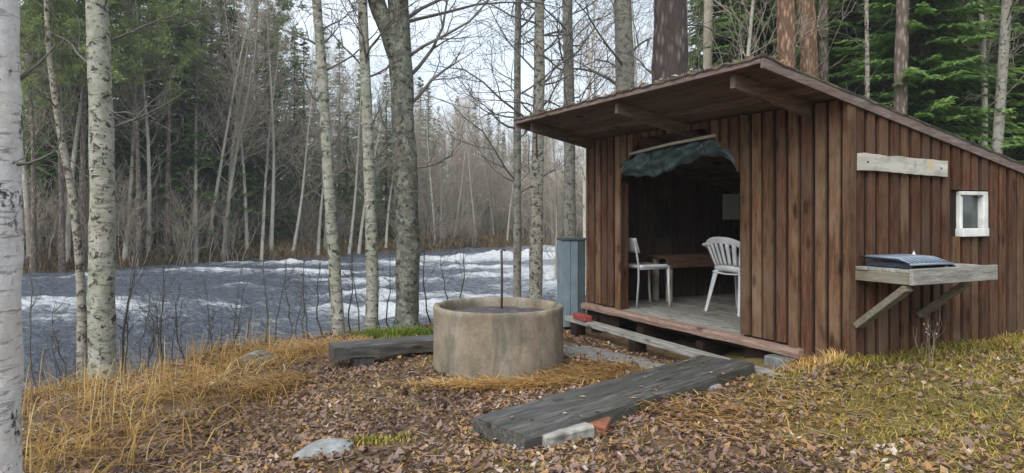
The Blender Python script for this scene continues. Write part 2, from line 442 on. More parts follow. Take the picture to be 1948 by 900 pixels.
at = G.node('ShaderNodeAttribute'); at.attribute_name = 'moss'
mp = G.coords(); n1 = G.noise(mp, 14, 8, 0.7); n2 = G.noise(mp, 60, 5, 0.7); n3 = G.noise(mp, 1.6, 6, 0.6)
soil = G.ramp(n1.outputs['Fac'], [(0.25, (0.045, 0.028, 0.02)), (0.45, (0.12, 0.076, 0.05)), (0.62, (0.22, 0.14, 0.08)), (0.8, (0.33, 0.21, 0.09))])
mossc = G.ramp(n1.outputs['Fac'], [(0.25, (0.07, 0.053, 0.022)), (0.5, (0.18, 0.135, 0.045)), (0.75, (0.30, 0.22, 0.075))])
f = G.math('ADD', at.outputs['Fac'], G.math('MULTIPLY', G.math('SUBTRACT', n3.outputs['Fac'], 0.5), 0.8), True)
gc = G.mix(f, soil.outputs['Color'], mossc.outputs['Color'])
fr = G.ramp(n2.outputs['Fac'], [(0.3, (0.55, 0.55, 0.55)), (0.65, (1.15, 1.15, 1.15))])
G.color(G.mix(0.8, gc, fr.outputs['Color'], 'MULTIPLY')); G.bump(n1.outputs['Fac'], 0.8, 0.04)
MT['forest_floor'] = G.m
P = np.stack([X, Y, Z + H], -1).reshape(-1, 3)
ground = link('ground', mesh_np('ground', P, quads, 'forest_floor', True, {'moss': ('POINT', MOSS(X, Y).ravel())}))
tag(ground, kind='structure')

# ------------------------------------------------------------------ river
def river():
    rows = 5.0 * (95 / 5.0) ** np.linspace(0, 1, 520); u = np.linspace(-1, 1, 560)
    Yw = np.repeat(rows[:, None], len(u), 1); Xw = u[None, :] * (rows[:, None] * 1.05 + 9)
    z = np.zeros(Xw.shape)
    ca, sa = math.cos(R(48)), math.sin(R(48)); U = Xw * ca + Yw * sa; V = -Xw * sa + Yw * ca     # along / across the current
    turb = np.clip(0.35 + 1.1 * (fbm(U * .12 + 3, V * .16, 3) - .35), 0.25, 1.2)
    foam = np.zeros(Xw.shape)
    spots = [(-10.6, 16.2, 3.0, 1.5, .75), (-8.5, 14.3, 1.6, .7, .5), (-11.2, 26.0, 3.0, .7, .6), (-7.0, 25.0, 2.4, .8, .95), (-9.0, 29.2, 3.2, .6, .85), (-4.0, 21.5, 1.6, .6, .7), (-5.5, 22.5, 1.5, .5, .75), (-2.6, 32.0, 2.6, 1.5, 1.15), (-4.6, 29.0, 1.6, .7, .8), (-.6, 34, 1.8, 1.6, 1.05), (-3.3, 18.0, 1.8, .55, .85), (-2.2, 15.6, 1.5, .8, 1.1), (-3.4, 15.2, 1.0, .45, .8),
             (-1.2, 17.5, 1.3, .6, .8), (1.4, 25, 1.6, 3.5, .9), (1.3, 34, 2.0, 3.5, 1.05), (2.6, 20, 2, 2.5, .9), (-6.6, 16.5, 1.2, .4, .4), (-.3, 24, 2.2, .7, .7), (4, 40, 3, 3, .9), (-14.5, 23.0, 1.5, .5, .6), (-1, 27.5, 2.2, .6, .7), (-7.8, 20, 1.2, .3, .45)]
    for fx, fy, rx, ry, s in spots:
        foam = np.maximum(foam, s * (.55 + .75 * fbm(Xw * 1.1 + fx, Yw * 1.6, 4)) * np.exp(-(((Xw - fx) / rx) ** 2 + ((Yw - fy) / ry) ** 2)))
    w1 = fbm(U * .55, V * .8, 3) - .5; w2 = fbm(U * 1.8 + 8, V * 2.3, 3) - .5; w3 = np.abs(fbm(U * 1.0 + 31, V * 1.5, 3) - .5)
    ridge = 1 - np.clip(w3 * 5, 0, 1)
    z = (w1 * .34 + w2 * .16) * turb + foam * (.10 + .50 * (fbm(Xw * 1.3, Yw * 2.0 + 5, 4) - .4)) + ridge * .09 * turb + (fbm(U * 4.5, V * 5.5 + 3, 2) - .5) * .09 * turb
    z = z * 1.05 + (fbm(U * 8, V * 10, 2) - .5) * .06
    drift = .30 * sstep(-9, 1, Xw - .10 * (Yw - 25)) * fbm(U * .3 + 7, V * .5, 3) + .10 * fbm(U * .2, V * .4 + 9, 3)
    caps = drift + np.clip((w1 * .34 + w2 * .2) * 3.2 * turb - .13, 0, .5)
    P = np.stack([Xw, Yw, z + WATER + H], -1).reshape(-1, 3)
    ny, nx = Xw.shape; idx = np.arange(nx * ny).reshape(ny, nx)
    q = np.stack([idx[:-1, :-1], idx[:-1, 1:], idx[1:, 1:], idx[1:, :-1]], -1).reshape(-1, 4)
    M = Mat('river_water', 0.12, 0.5)
    at = M.node('ShaderNodeAttribute'); at.attribute_name = 'foam'
    mp = M.coords((1, 1, 1)); n = M.noise(M.coords((1.0, 2.6, 1)), 2.8, 12, 0.84, 0.2); nb = M.noise(mp, 3.2, 7, 0.7, 0.3)
    f = M.math('ADD', at.outputs['Fac'], M.math('MULTIPLY', M.math('SUBTRACT', n.outputs['Fac'], 0.5), 2.7))
    ff = M.ramp(f, [(0.16, (0, 0, 0)), (0.40, (0.16, 0.16, 0.16)), (0.60, (0.6, 0.6, 0.6)), (0.82, (1, 1, 1))])
    col = M.mix(ff.outputs['Color'], (0.10, 0.12, 0.158, 1), (0.86, 0.88, 0.9, 1))
    M.color(col)
    rr = M.node('ShaderNodeMapRange'); M.link(ff.outputs['Color'], rr.inputs['Value']); rr.inputs['To Min'].default_value = 0.26; rr.inputs['To Max'].default_value = 0.75
    M.link(rr.outputs[0], M.b.inputs['Roughness'])
    M.bump(nb.outputs['Fac'], 1.0, 0.45)
    MT['river_water'] = M.m
    o = link('river', mesh_np('river', P, q, 'river_water', True, {'foam': ('POINT', (foam + caps).ravel())}))
    tag(o, kind='structure')
river()

# ------------------------------------------------------------------ the shelter (local x runs into the hut, local y along its front away from the near corner)
THETA = math.atan2(0.493, 1.0)
C0 = Vector((2.415, 5.118, 0.0))
def hw(s, a, z=0.0):             # hut plan coordinates (inwards, along the front, height relative to the eye) -> world
    return Vector((C0.x + s * math.cos(THETA) - a * math.sin(THETA), C0.y + s * math.sin(THETA) + a * math.cos(THETA), z + H))
L_, D_ = 3.45, 2.75
zP, m_, o_ = 1.046, 0.211, 0.872
FL = -1.053                      # floor level
hut = empty('wooden_shelter', (C0.x, C0.y, H), THETA, 'brown board-clad open shelter with lean-to roof and wide doorway beside the river', 'shelter')
roof_z = lambda s: zP - (s + o_) * m_            # top of the roof felt
wall_top = lambda s: roof_z(s) - 0.05
PITCH = 0.125

def clip_poly(poly, a, b, c):    # keep a*x+b*y<=c
    out = []
    for i in range(len(poly)):
        p, q = poly[i], poly[(i + 1) % len(poly)]; dp, dq = a * p[0] + b * p[1] - c, a * q[0] + b * q[1] - c
        if dp <= 0: out.append(p)
        if dp * dq < 0:
            t = dp / (dp - dq); out.append((p[0] + t * (q[0] - p[0]), p[1] + t * (q[1] - p[1])))
    return out

def prism(poly, d0, d1, place):
    """poly in wall (u, z); extruded from depth d0 (inner) to d1 (outer); place maps (u, z, d) to local xyz"""
    g = Geo(); n = len(poly)
    vs = [place(u, z, d0) for u, z in poly] + [place(u, z, d1) for u, z in poly]
    g.add(vs, [tuple(range(n - 1, -1, -1)), tuple(range(n, 2 * n))] + [(i, (i + 1) % n, n + (i + 1) % n, n + i) for i in range(n)])
    return g

ARCH = [(0.98, FL), (0.98, 0.29), (1.40, 0.745), (2.43, 0.755), (2.82, 0.295), (2.82, FL)]   # doorway outline (a, z)
def arch_top(a):
    if a <= .98 or a >= 2.82: return FL
    if a < 1.40: return .29 + (a - .98) / .42 * .455
    if a > 2.43: return .755 - (a - 2.43) / .39 * .46
    return .75
P_front = lambda u, z, d: (-d, u, z)      # outside is -x
P_side = lambda u, z, d: (u, -d, z)       # outside is -y

def wall_boards(parent, place, u0, u1, bot, top, mats, d_in, width=0.094, depth=0.028, lower=None, windows=None, seed=1):
    r = random.Random(seed); u = u0; k = 0
    while u < u1 - 0.02:
        w = min(width + r.uniform(-.008, .010), u1 - u)
        a0, a1 = u, u + w
        dj = d_in + depth + r.uniform(-.005, .006)
        segs = []
        if lower:                       # board above / beside the doorway
            b0, b1 = lower(a0), lower(a1)
            if a0 < .98 < a1 or a0 < 2.82 < a1:
                b0 = b1 = max(FL, min(b0, b1))
            mid = lower((a0 + a1) / 2)
            b0 = bot(a0) if b0 <= FL + .001 and mid <= FL + .001 else b0; b1 = bot(a1) if b1 <= FL + .001 and mid <= FL + .001 else b1
            segs.append([(a0, b0), (a1, b1), (a1, top(a1)), (a0, top(a0))])
        elif windows and any(a1 > wx0 and a0 < wx1 for wx0, wx1, wz0, wz1 in windows):
            wx0, wx1, wz0, wz1 = windows[0]
            segs.append([(a0, bot(a0)), (a1, bot(a1)), (a1, wz0), (a0, wz0)])
            segs.append([(a0, wz1), (a1, wz1), (a1, top(a1)), (a0, top(a0))])
        else:
            segs.append([(a0, bot(a0)), (a1, bot(a1)), (a1, top(a1)), (a0, top(a0))])
        for sg in segs:
            if sg[3][1] - sg[0][1] < 0.015 and sg[2][1] - sg[1][1] < 0.015: continue
            cu, cz = (a0 + a1) / 2, (sg[0][1] + sg[2][1]) / 2
            # a rounded face: two bevelled edges
            b = 0.007; n = len(sg)
            inset = [(sg[0][0] + b, sg[0][1]), (sg[1][0] - b, sg[1][1]), (sg[2][0] - b, sg[2][1]), (sg[3][0] + b, sg[3][1])]
            g = Geo()
            vs = [place(x, z, d_in) for x, z in sg] + [place(x, z, dj - b) for x, z in sg] + [place(x, z, dj) for x, z in inset]
            fs = [(3, 2, 1, 0), (8, 9, 10, 11)]
            for base in (0, 4):
                for i in range(4): fs.append((base + i, base + (i + 1) % 4, base + 4 + (i + 1) % 4, base + 4 + i))
            if place is P_front: fs = [tuple(reversed(q)) for q in fs]
            g.add(vs, fs)
            g.obj('board', mats[k % len(mats)] if r.random() < .6 else r.choice(mats), parent)
        u += PITCH + r.uniform(-.004, .004); k += 1

# front wall: dark underboards, wide weathered cover boards
fw_poly_l = [(0.0, -1.30), (0.98, -1.30), (0.98, .29), (1.40, .745), (1.40, wall_top(0)), (0.0, wall_top(0))]
g = prism(fw_poly_l, 0.0, 0.022, P_front)
fw_poly_r = [(2.43, .755), (2.82, .295), (2.82, -1.30), (L_, -1.30), (L_, wall_top(0)), (2.43, wall_top(0))]
h2 = prism(fw_poly_r, 0.0, 0.022, P_front); g.add(h2.v, h2.f)
h3 = prism([(1.40, .748), (2.43, .758), (2.43, wall_top(0)), (1.40, wall_top(0))], 0.0, 0.0215, P_front); g.add(h3.v, h3.f)
front = g.obj('front_wall', 'under_z', hut)
bot_front = lambda a: (-1.03 if a > .42 else -1.30)
wall_boards(front, P_front, 0.03, L_ - .02, bot_front, lambda a: wall_top(0) - .006, ['stain_z', 'stain_z', 'stain_red_z'], .0225, lower=arch_top, seed=4)
# trim lining the doorway
trim = Geo()
for (a0, z0), (a1, z1) in zip(ARCH[:-1], ARCH[1:]):
    pass
Geo().box(-.012, .10, .955, .983, FL, .30).obj('door_jamb', 'stain_z', hut)
Geo().box(-.012, .10, 2.817, 2.847, FL, .30).obj('door_jamb', 'stain_red_z', hut)

# near side wall with window
WIN = (1.235, 1.565, -.185, .160)
sp = [(0.0, -1.30), (D_, -1.30), (D_, wall_top(D_)), (0.0, wall_top(0))]
x0, x1, z0, z1 = WIN
g = Geo()
for poly in ([(0, -1.3), (x0 + .02, -1.3), (x0 + .02, wall_top(x0 + .02)), (0, wall_top(0))], [(x1 - .02, -1.3), (D_, -1.3), (D_, wall_top(D_)), (x1 - .02, wall_top(x1 - .02))],
             [(x0 + .02, -1.3), (x1 - .02, -1.3), (x1 - .02, z0 + .02), (x0 + .02, z0 + .02)], [(x0 + .02, z1 - .02), (x1 - .02, z1 - .02), (x1 - .02, wall_top(x1)), (x0 + .02, wall_top(x0))]):
    h = prism(poly, 0.0, 0.022, P_side); g.add(h.v, h.f)
side = g.obj('side_wall', 'under_z', hut)
wall_boards(side, P_side, 0.035, D_ - .02, lambda u: -1.30 + .0 * u, lambda u: wall_top(u) - .006, ['stain_red_z', 'stain_red_z', 'stain_z'], .0225, width=.088, windows=[(x0 - .012, x1 + .012, z0 - .012, z1 + .012)], seed=9)
Geo().box(-.055, .03, -.057, -.003, -1.30, wall_top(0) - .01).obj('corner_board', 'stain_z', hut, bevel=.006)
win = empty('window', (0, 0, 0)); win.parent = hut; 
MT['white_paint'] = m_plain('white_paint', (0.62, 0.625, 0.60), 0.55, 0.28, 9, bump=.05)
fg = Geo(); y0, y1 = -.075, .01
fg.box(x0, x0 + .035, y0 + .02, y1, z0 + .05, z1 - .03); fg.box(x1 - .06, x1, y0 - .004, y1, z0 + .05, z1 - .03)
fg.box(x0, x1, y0 - .002, y1, z1 - .03, z1); fg.box(x0 - .01, x1, y0 - .012, y1, z0 - .015, z0 + .05)
link('frame', fg.mesh('frame', 'white_paint', bevel=.004), win)
Mg = Mat('window_glass', 0.06, 0.6); Mg.b.inputs['Base Color'].default_value = (0.05, 0.065, 0.065, 1); MT['window_glass'] = Mg.m
Geo().box(x0 + .03, x1 - .055, -.03, -.024, z0 + .045, z1 - .025).obj('pane', 'window_glass', win)

# far and rear walls: planks seen from inside
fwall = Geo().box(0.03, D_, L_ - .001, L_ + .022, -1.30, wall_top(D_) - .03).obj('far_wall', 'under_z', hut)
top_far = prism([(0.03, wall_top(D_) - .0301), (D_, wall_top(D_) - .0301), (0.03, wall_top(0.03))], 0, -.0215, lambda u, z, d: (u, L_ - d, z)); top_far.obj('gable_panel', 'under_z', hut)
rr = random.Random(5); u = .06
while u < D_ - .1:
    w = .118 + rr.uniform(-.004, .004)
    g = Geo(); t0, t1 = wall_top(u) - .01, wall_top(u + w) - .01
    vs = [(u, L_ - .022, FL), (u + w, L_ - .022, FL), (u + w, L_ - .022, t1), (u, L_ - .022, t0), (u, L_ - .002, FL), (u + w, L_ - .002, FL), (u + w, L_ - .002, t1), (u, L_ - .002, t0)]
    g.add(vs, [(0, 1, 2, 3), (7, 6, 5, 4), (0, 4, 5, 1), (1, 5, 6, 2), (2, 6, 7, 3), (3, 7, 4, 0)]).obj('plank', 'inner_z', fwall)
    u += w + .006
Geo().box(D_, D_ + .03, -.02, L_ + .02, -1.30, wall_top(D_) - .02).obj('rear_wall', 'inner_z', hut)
wall_boards(fwall, lambda u, z, d: (u, L_ + d, z), 0.03, D_, lambda u: -1.30, lambda u: wall_top(u) - .006, ['stain_z', 'stain_red_z'], .0225, seed=12)

# floor planks and the worn door sill
floor = Geo().box(.03, D_, 0, L_, FL - .12, FL - .032).obj('floor', 'under_y', hut)
s = .0; k = 0
while s < D_ - .02:
    w = min(.138, D_ - s - .005)
    Geo().box(s + .005, s + w, .003, L_ - .003, FL - .0315, FL - .002 + rr.uniform(-.002, .002)).obj('plank', 'grey_y', floor)
    s += .143; k += 1
sill = Geo()
for i in range(9):
    a0 = .36 + i * .345; sill.v  # (edge kept straight, ends chipped below)
sg = Geo(); aa = np.linspace(.34, L_ + .03, 26); top = []; 
vs = []; fs = []
for i, a in enumerate(aa):
    e = .10 + rr.uniform(-.006, .006); t = FL + .006 + rr.uniform(-.003, .003); b = FL - .062 + rr.uniform(-.004, .004)
    vs += [(-.018, a, t), (-e, a, t - .004), (-e - .006, a, t - .03), (-e, a, b), (-.018, a, b)]
for i in range(len(aa) - 1):
    for k in range(5): fs.append((i * 5 + k, (i + 1) * 5 + k, (i + 1) * 5 + (k + 1) % 5, i * 5 + (k + 1) % 5))
fs += [(0, 1, 2, 3, 4), tuple(reversed([(len(aa) - 1) * 5 + k for k in range(5)]))]
sg.add(vs, fs).obj('door_sill', 'sill_y', hut)
for a0 in (.55, 1.45, 2.35, 3.2):
    Geo().box(-.06, .5, a0, a0 + .1, -1.36, FL - .125, .004).obj('bearer', 'under_x', hut)

# roof
ROOF_S0, ROOF_S1, ROOF_A0, ROOF_A1 = -o_, D_ + .30, -.05, L_ + .11
MF = Mat('roof_felt', 0.9, 0.2); mp = MF.coords(); n = MF.noise(mp, 22, 8, .7); n4 = MF.noise(mp, 3.5, 5, .6)
c = MF.ramp(n.outputs['Fac'], [(0.3, (0.018, 0.018, 0.018)), (0.7, (0.07, 0.068, 0.062))]); mo = MF.ramp(n4.outputs['Fac'], [(0.52, (0, 0, 0)), (0.66, (0.8, 0.8, 0.8))])
MF.color(MF.mix(mo.outputs['Color'], c.outputs['Color'], (0.15, 0.17, 0.075, 1))); MF.bump(n.outputs['Fac'], .6, .02); MT['roof_felt'] = MF.m
def slab(s0, s1, a0, a1, t0, t1):       # sheet between depth t0 and t1 below the roof surface
    g = Geo(); vs = [(s, a, roof_z(s) - t) for t in (t1, t0) for a in (a0, a1) for s in (s0, s1)]
    return g.add(vs, [(0, 2, 3, 1), (4, 5, 7, 6), (0, 1, 5, 4), (2, 6, 7, 3), (0, 4, 6, 2), (1, 3, 7, 5)])
g = Geo(); na, ns = 60, 40; vs, fs = [], []
for i in range(na + 1):
    a = ROOF_A0 - .03 + (ROOF_A1 - ROOF_A0 + .06) * i / na
    for j in range(ns + 1):
        s = ROOF_S0 - .03 + (ROOF_S1 - ROOF_S0 + .05) * j / ns
        edge = 1 if i in (0, na) or j in (0, ns) else 0
        vs.append((s, a, roof_z(s) + rr.uniform(-.004, .005) - edge * rr.uniform(.020, .034)))
for i in range(na):
    for j in range(ns):
        q = i * (ns + 1) + j; fs.append((q, q + 1, q + ns + 2, q + ns + 1))
nv = len(vs); vs += [(x, y, z - .012) for x, y, z in vs]; fs += [tuple(reversed([k + nv for k in f_])) for f_ in fs]
bd = [i * (ns + 1) for i in range(na + 1)]; 
for lst in ([i * (ns + 1) for i in range(na + 1)], [i * (ns + 1) + ns for i in range(na, -1, -1)], list(range(ns, -1, -1)), [na * (ns + 1) + j for j in range(ns + 1)]):
    for p_, q_ in zip(lst[:-1], lst[1:]): fs.append((q_, p_, p_ + nv, q_ + nv))
roof = g.add(vs, fs).obj('roof', 'roof_felt', hut)
s = ROOF_S0 + .02; k = 0
while s < ROOF_S1 - .03:
    w = min(.132, ROOF_S1 - s - .004)
    slab(s, s + w - .005, ROOF_A0 + .012, ROOF_A1 - .012, .024, .044 + rr.uniform(0, .003)).obj('roof_plank', 'soffit_y', roof)
    s += w
for a0 in (.30, 1.02, 1.735, 2.45, 3.36):
    s0 = -.80 if a0 in (.30, 1.735, 3.36) else -.02
    g = Geo(); vs = []
    for s, cut in ((s0, 0), (D_ + .2, 0)):
        for a in (a0 - .024, a0 + .024):
            for t in (.0475, .165 if s == D_ + .2 else .155): vs.append((s, a, roof_z(s) - t))
    g.add(vs, [(0, 1, 3, 2), (4, 6, 7, 5), (0, 2, 6, 4), (1, 5, 7, 3), (0, 4, 5, 1), (2, 3, 7, 6)]).obj('rafter', 'soffit_x', hut)
def board_between(name, s0, s1, a0, a1, t0, t1, mat): return slab(s0, s1, a0, a1, t0, t1).obj(name, mat, roof)
board_between('fascia_board', ROOF_S0 - .022, ROOF_S0 + .001, ROOF_A0 - .001, ROOF_A1 + .001, .020, .072, 'trim_y')
board_between('barge_board', ROOF_S0 - .02, ROOF_S1, ROOF_A0 - .024, ROOF_A0 - .002, .022, .105, 'trim_x')
board_between('barge_board', ROOF_S0 - .02, ROOF_S1, ROOF_A1 + .002, ROOF_A1 + .024, .022, .105, 'trim_x')
# moss and needles caught on the felt edge
mo_v, mo_f, mo_r = [], [], []
for i in range(900):
    s, a = -o_ + abs(rr.gauss(0, .18)), rr.uniform(ROOF_A0, ROOF_A1); l = rr.uniform(.012, .04); an = rr.uniform(0, 6.28); hgt = rr.uniform(.004, .02)
    b = len(mo_v); z = roof_z(s) + .004
    mo_v += [(s - l * math.cos(an), a - l * math.sin(an), z), (s + l * math.cos(an), a + l * math.sin(an), z), (s + rr.uniform(-.01, .01), a + rr.uniform(-.01, .01), z + hgt)]; mo_f.append((b, b + 1, b + 2)); mo_r.append(rr.random())
me = mesh_np('roof_debris', np.array(mo_v), np.array(mo_f), 'litter', False, {'rnd': ('FACE', mo_r)}); tag(link('roof_debris', me, roof), kind='stuff')

# ------------------------------------------------------------------ things around and inside the shelter
MT['white_plastic'] = m_plain('white_plastic', (0.62, 0.62, 0.63), 0.45, 0.16, 7, 0.5, 0.0)
MT['grey_plastic'] = m_plain('grey_plastic', (0.45, 0.46, 0.47), 0.5, 0.1, 6, 0.4, 0.0)
MT['metal_grey'] = m_plain('metal_grey', (0.35, 0.36, 0.37), 0.4, 0.15, 20, 0.5, 0.0)
MT['iron'] = m_plain('iron', (0.06, 0.05, 0.045), 0.7, 0.3, 30)
MT['green_cloth'] = m_plain('green_cloth', (0.27, 0.36, 0.27), 0.8, 0.15, 10)
MT['paper'] = m_plain('paper', (0.8, 0.82, 0.74), 0.7, 0.1, 9, bump=0)
MT['paper_print'] = m_plain('paper_print', (0.33, 0.35, 0.31), 0.8, 0.2, 30, bump=0)
MT['red_paint'] = m_plain('red_paint', (0.26, 0.05, 0.045), 0.55, 0.3, 12)
MT['teal_paint'] = m_plain('teal_paint', (0.16, 0.205, 0.235), 0.6, 0.22, 5)
MT['teal_dark'] = m_plain('teal_dark', (0.05, 0.07, 0.078), 0.6, 0.2, 5)
MT['brick_red'] = m_plain('brick_red', (0.25, 0.095, 0.055), 0.9, 0.35, 25, bump=.5)
MT['ash'] = m_plain('ash', (0.085, 0.075, 0.078), 0.95, 0.5, 18, bump=.6)
MT['charcoal'] = m_plain('charcoal', (0.018, 0.017, 0.017), 0.8, 0.4, 25, bump=.5)
MT['rib_pale'] = m_plain('rib_pale', (0.2, 0.24, 0.29), 0.4, 0.3, 12, .5, 0.0)
MT['blue_rib'] = m_plain('blue_rib', (0.025, 0.04, 0.065), 0.35, 0.25, 10, .5, 0.0)

# monobloc chair: local +x is forward
def pt_lerp(a, b, t): return tuple(p + (q - p) * t for p, q in zip(a, b))
def strip(rows, th):
    """thin shell from a grid of points, thickened downwards/backwards along its normals"""
    n, m = len(rows), len(rows[0]); g = Geo()
    P = np.array(rows, float); du = np.gradient(P, axis=0); dv = np.gradient(P, axis=1)
    N = np.cross(du, dv); N /= np.linalg.norm(N, axis=2, keepdims=True) + 1e-9
    A = P.reshape(-1, 3); B = (P - N * th).reshape(-1, 3); k = n * m
    fs = []
    for i in range(n - 1):
        for j in range(m - 1):
            q = i * m + j; fs.append((q, q + m, q + m + 1, q + 1)); fs.append((k + q, k + q + 1, k + q + m + 1, k + q + m))
    per = [j for j in range(m)] + [i * m + m - 1 for i in range(1, n)] + [(n - 1) * m + j for j in range(m - 2, -1, -1)] + [i * m for i in range(n - 2, 0, -1)]
    for a, b in zip(per, per[1:] + per[:1]): fs.append((a, b, b + k, a + k))
    return g.add([tuple(v) for v in A] + [tuple(v) for v in B], fs)

def plastic_chair(loc, rz, label):
    t = empty('plastic_chair', loc, rz, label, 'chair', 'chairs inside the shelter')
    # seat
    rows = []
    for i in range(9):
        x = -.20 + .42 * i / 8; hw_ = .205 + .025 * (i / 8); row = []
        for j in range(9):
            y = -hw_ + 2 * hw_ * j / 8; e = abs(j - 4) / 4
            z = .425 + .012 * (i / 8) - .016 * (1 - e ** 2) - (.03 * max(0, i - 6.5) / 1.5) ** 1 * .6
            row.append((x, y, z))
        rows.append(row)
    strip(rows, .012).obj('seat', 'white_plastic', t, True)
    # backrest: five fanned slats between a lower band and a broad curved top rail
    def back(u, v):       # u -1..1 across, v 0..1 up
        wdt = .195 + .075 * v; y = u * wdt
        x = -.205 - .115 * v + .075 * u * u * (0.6 + .5 * v)
        z = .43 + .36 * v - .055 * abs(u) ** 2.6 * (.3 + v)
        return (x, y, z)
    strip([[back(-1 + 2 * j / 12, v) for j in range(13)] for v in (.80, .85, .9, .95, 1.0)], .018).obj('top_rail', 'white_plastic', t, True)
    strip([[back(-1 + 2 * j / 12, v) for j in range(13)] for v in (0.0, .08, .18)], .016).obj('lower_band', 'white_plastic', t, True)
    for c in (-.92, -.62, -.31, 0, .31, .62, .92):
        w = .085
        strip([[back(c * (.85 + .15 * v) - w, v), back(c * (.85 + .15 * v), v), back(c * (.85 + .15 * v) + w, v)] for v in np.linspace(.17, .82, 7)], .014).obj('back_slat', 'white_plastic', t, True)
    # arms
    for sgn in (-1, 1):
        path = [(-.27, .255, .70), (-.18, .285, .672), (-.04, .30, .655), (.10, .295, .645), (.19, .275, .615), (.215, .262, .54), (.22, .252, .44)]
        rows = []
        for k, (x, y, z) in enumerate(path):
            w = .028 if k < 4 else .026; rows.append([(x, sgn * (y - w), z + .004), (x, sgn * y, z + .008), (x, sgn * (y + w), z - .006)])
        if sgn > 0: rows = [r[::-1] for r in rows]
        strip(rows, .014).obj('arm', 'white_plastic', t, True)
    # legs: angled channels that taper and splay
    for (x, y) in ((.20, .215), (.20, -.215), (-.185, .20), (-.185, -.20)):
        sx, sy = (1 if x > 0 else -1), (1 if y > 0 else -1); top, bt = Vector((x, y, .435)), Vector((x + sx * .055 - (0.04 if sx < 0 else 0), y + sy * .045, 0.0))
        g = Geo()
        for (ax, ay) in ((1, 0), (0, 1)):
            w0, w1 = .062, .036; e = Vector((-sx * ax, -sy * ay, 0)); nrm = Vector((-sx * ay, -sy * ax, 0)) * .009
            vs = [top, top + e * w0, bt + e * w1, bt]; vs = vs + [v + nrm for v in vs]
            g.add(vs, [(0, 1, 2, 3), (7, 6, 5, 4), (0, 4, 5, 1), (1, 5, 6, 2), (2, 6, 7, 3), (3, 7, 4, 0)])
        g.obj('leg', 'white_plastic', t)
    return t
plastic_chair(hw(1.02, 2.10, FL), THETA + R(4), 'white moulded plastic armchair with slotted back behind the right doorway post')

# plain chair with upright tubular frame
def frame_chair(loc, rz, label):
    t = empty('frame_chair', loc, rz, label, 'chair', 'chairs inside the shelter')
    rows = [[(-.2 + .42 * i / 6, -.2 + .4 * j / 6, .46 + .010 * abs(j - 3) / 3 - (.02 if i == 6 else 0)) for j in range(7)] for i in range(7)]
    strip(rows, .035).obj('seat', 'white_plastic', t, True)
    rows = [[(-.225 - .05 * v + .03 * u * u, .19 * u, .60 + .16 * v) for u in np.linspace(-1, 1, 7)] for v in np.linspace(0, 1, 5)]
    strip(rows, .018).obj('backrest', 'grey_plastic', t, True)
    for sy in (-1, 1):
        Geo().tube([(-.23, sy * .19, 0), (-.205, sy * .19, .30), (-.205, sy * .19, .46), (-.25, sy * .185, .74)], .0125, 8).obj('back_post', 'metal_grey', t, True)
        Geo().tube([(.185, sy * .19, .44), (.19, sy * .19, .2), (.205, sy * .19, 0)], .0145, 8).obj('leg', 'white_plastic', t, True)
        Geo().tube([(-.2, sy * .19, .425), (.185, sy * .19, .425)], .010, 6).obj('side_rail', 'metal_grey', t, True)
    return t
frame_chair(hw(.44, 2.98, FL), THETA + R(-3), 'pale straight-backed chair seen side-on by the left doorway post')

# low brown bench along the far wall
t = empty('wooden_bench', hw(1.55, 3.12, FL), THETA, 'brown wooden bench on pale legs along the inside wall', 'bench')
for k in range(3): Geo().box(-.78, .78, -.10 + k * .115, .008 + k * .115, .505, .54).obj('seat_plank', 'brownboard_x', t, bevel=.004)
Geo().box(-.775, .775, -.125, -.1005, .40, .535).obj('front_rail', 'brownboard_x', t, bevel=.004)
for x in (-.70, .70):
    for y in (-.06, .19): Geo().box(x - .028, x + .028, y - .028, y + .028, 0, .5045).obj('leg', 'pale_z', t, bevel=.004)

# table with green cloth
t = empty('table', hw(1.75, 1.75, FL), THETA, 'table with pale green top at the back of the shelter', 'table')
Geo().box(-.36, .36, -.72, .72, .705, .735).obj('tabletop', 'green_cloth', t, bevel=.006)
Geo().box(-.30, .30, -.66, -.62, .62, .704).obj('apron', 'brownboard_x', t); Geo().box(-.30, .30, .62, .66, .62, .704).obj('apron', 'brownboard_x', t)
for x in (-.3, .3):
    for y in (-.64, .64): Geo().box(x - .03, x + .03, y - .03, y + .03, 0, .6195).obj('leg', 'brownboard_z', t)

# notice on the inside wall
t = empty('notice_sheet', hw(2.14, L_ - .024, -.10), THETA, 'pale paper notice pinned on the dark inside wall', 'notice')
Geo().box(-.14, .14, -.004, 0, 0, .325).obj('sheet', 'paper', t)
for k in range(11): Geo().box(-.115, .115 - (.05 if k % 4 == 3 else 0) - rr.uniform(0, .03), -.0052, -.0041, .03 + k * .0245, .034 + k * .0245).obj('print_line', 'paper_print', t)

# a hat / coat hook black thing on the wall
t = empty('wall_hook', hw(1.02, L_ - .024, .05), THETA, 'dark garment hanging on the inside wall behind the doorway', 'garment')
rows = [[(-.10 + .2 * u - .02 * math.sin(9 * v), -.02 - .05 * math.sin(3.14 * u) * (0.6 + .4 * v) - .012 * math.sin(14 * u), .10 - .42 * v * (1 + .08 * math.sin(7 * u))) for u in np.linspace(0, 1, 11)] for v in np.linspace(0, 1, 9)]
strip(rows, .01).obj('cloth', 'charcoal', t, True); Geo().tube([(0, 0, .11), (0, -.05, .11), (0, -.055, .14)], .006, 6).obj('hook', 'iron', t)
t.name = 'hanging_garment'

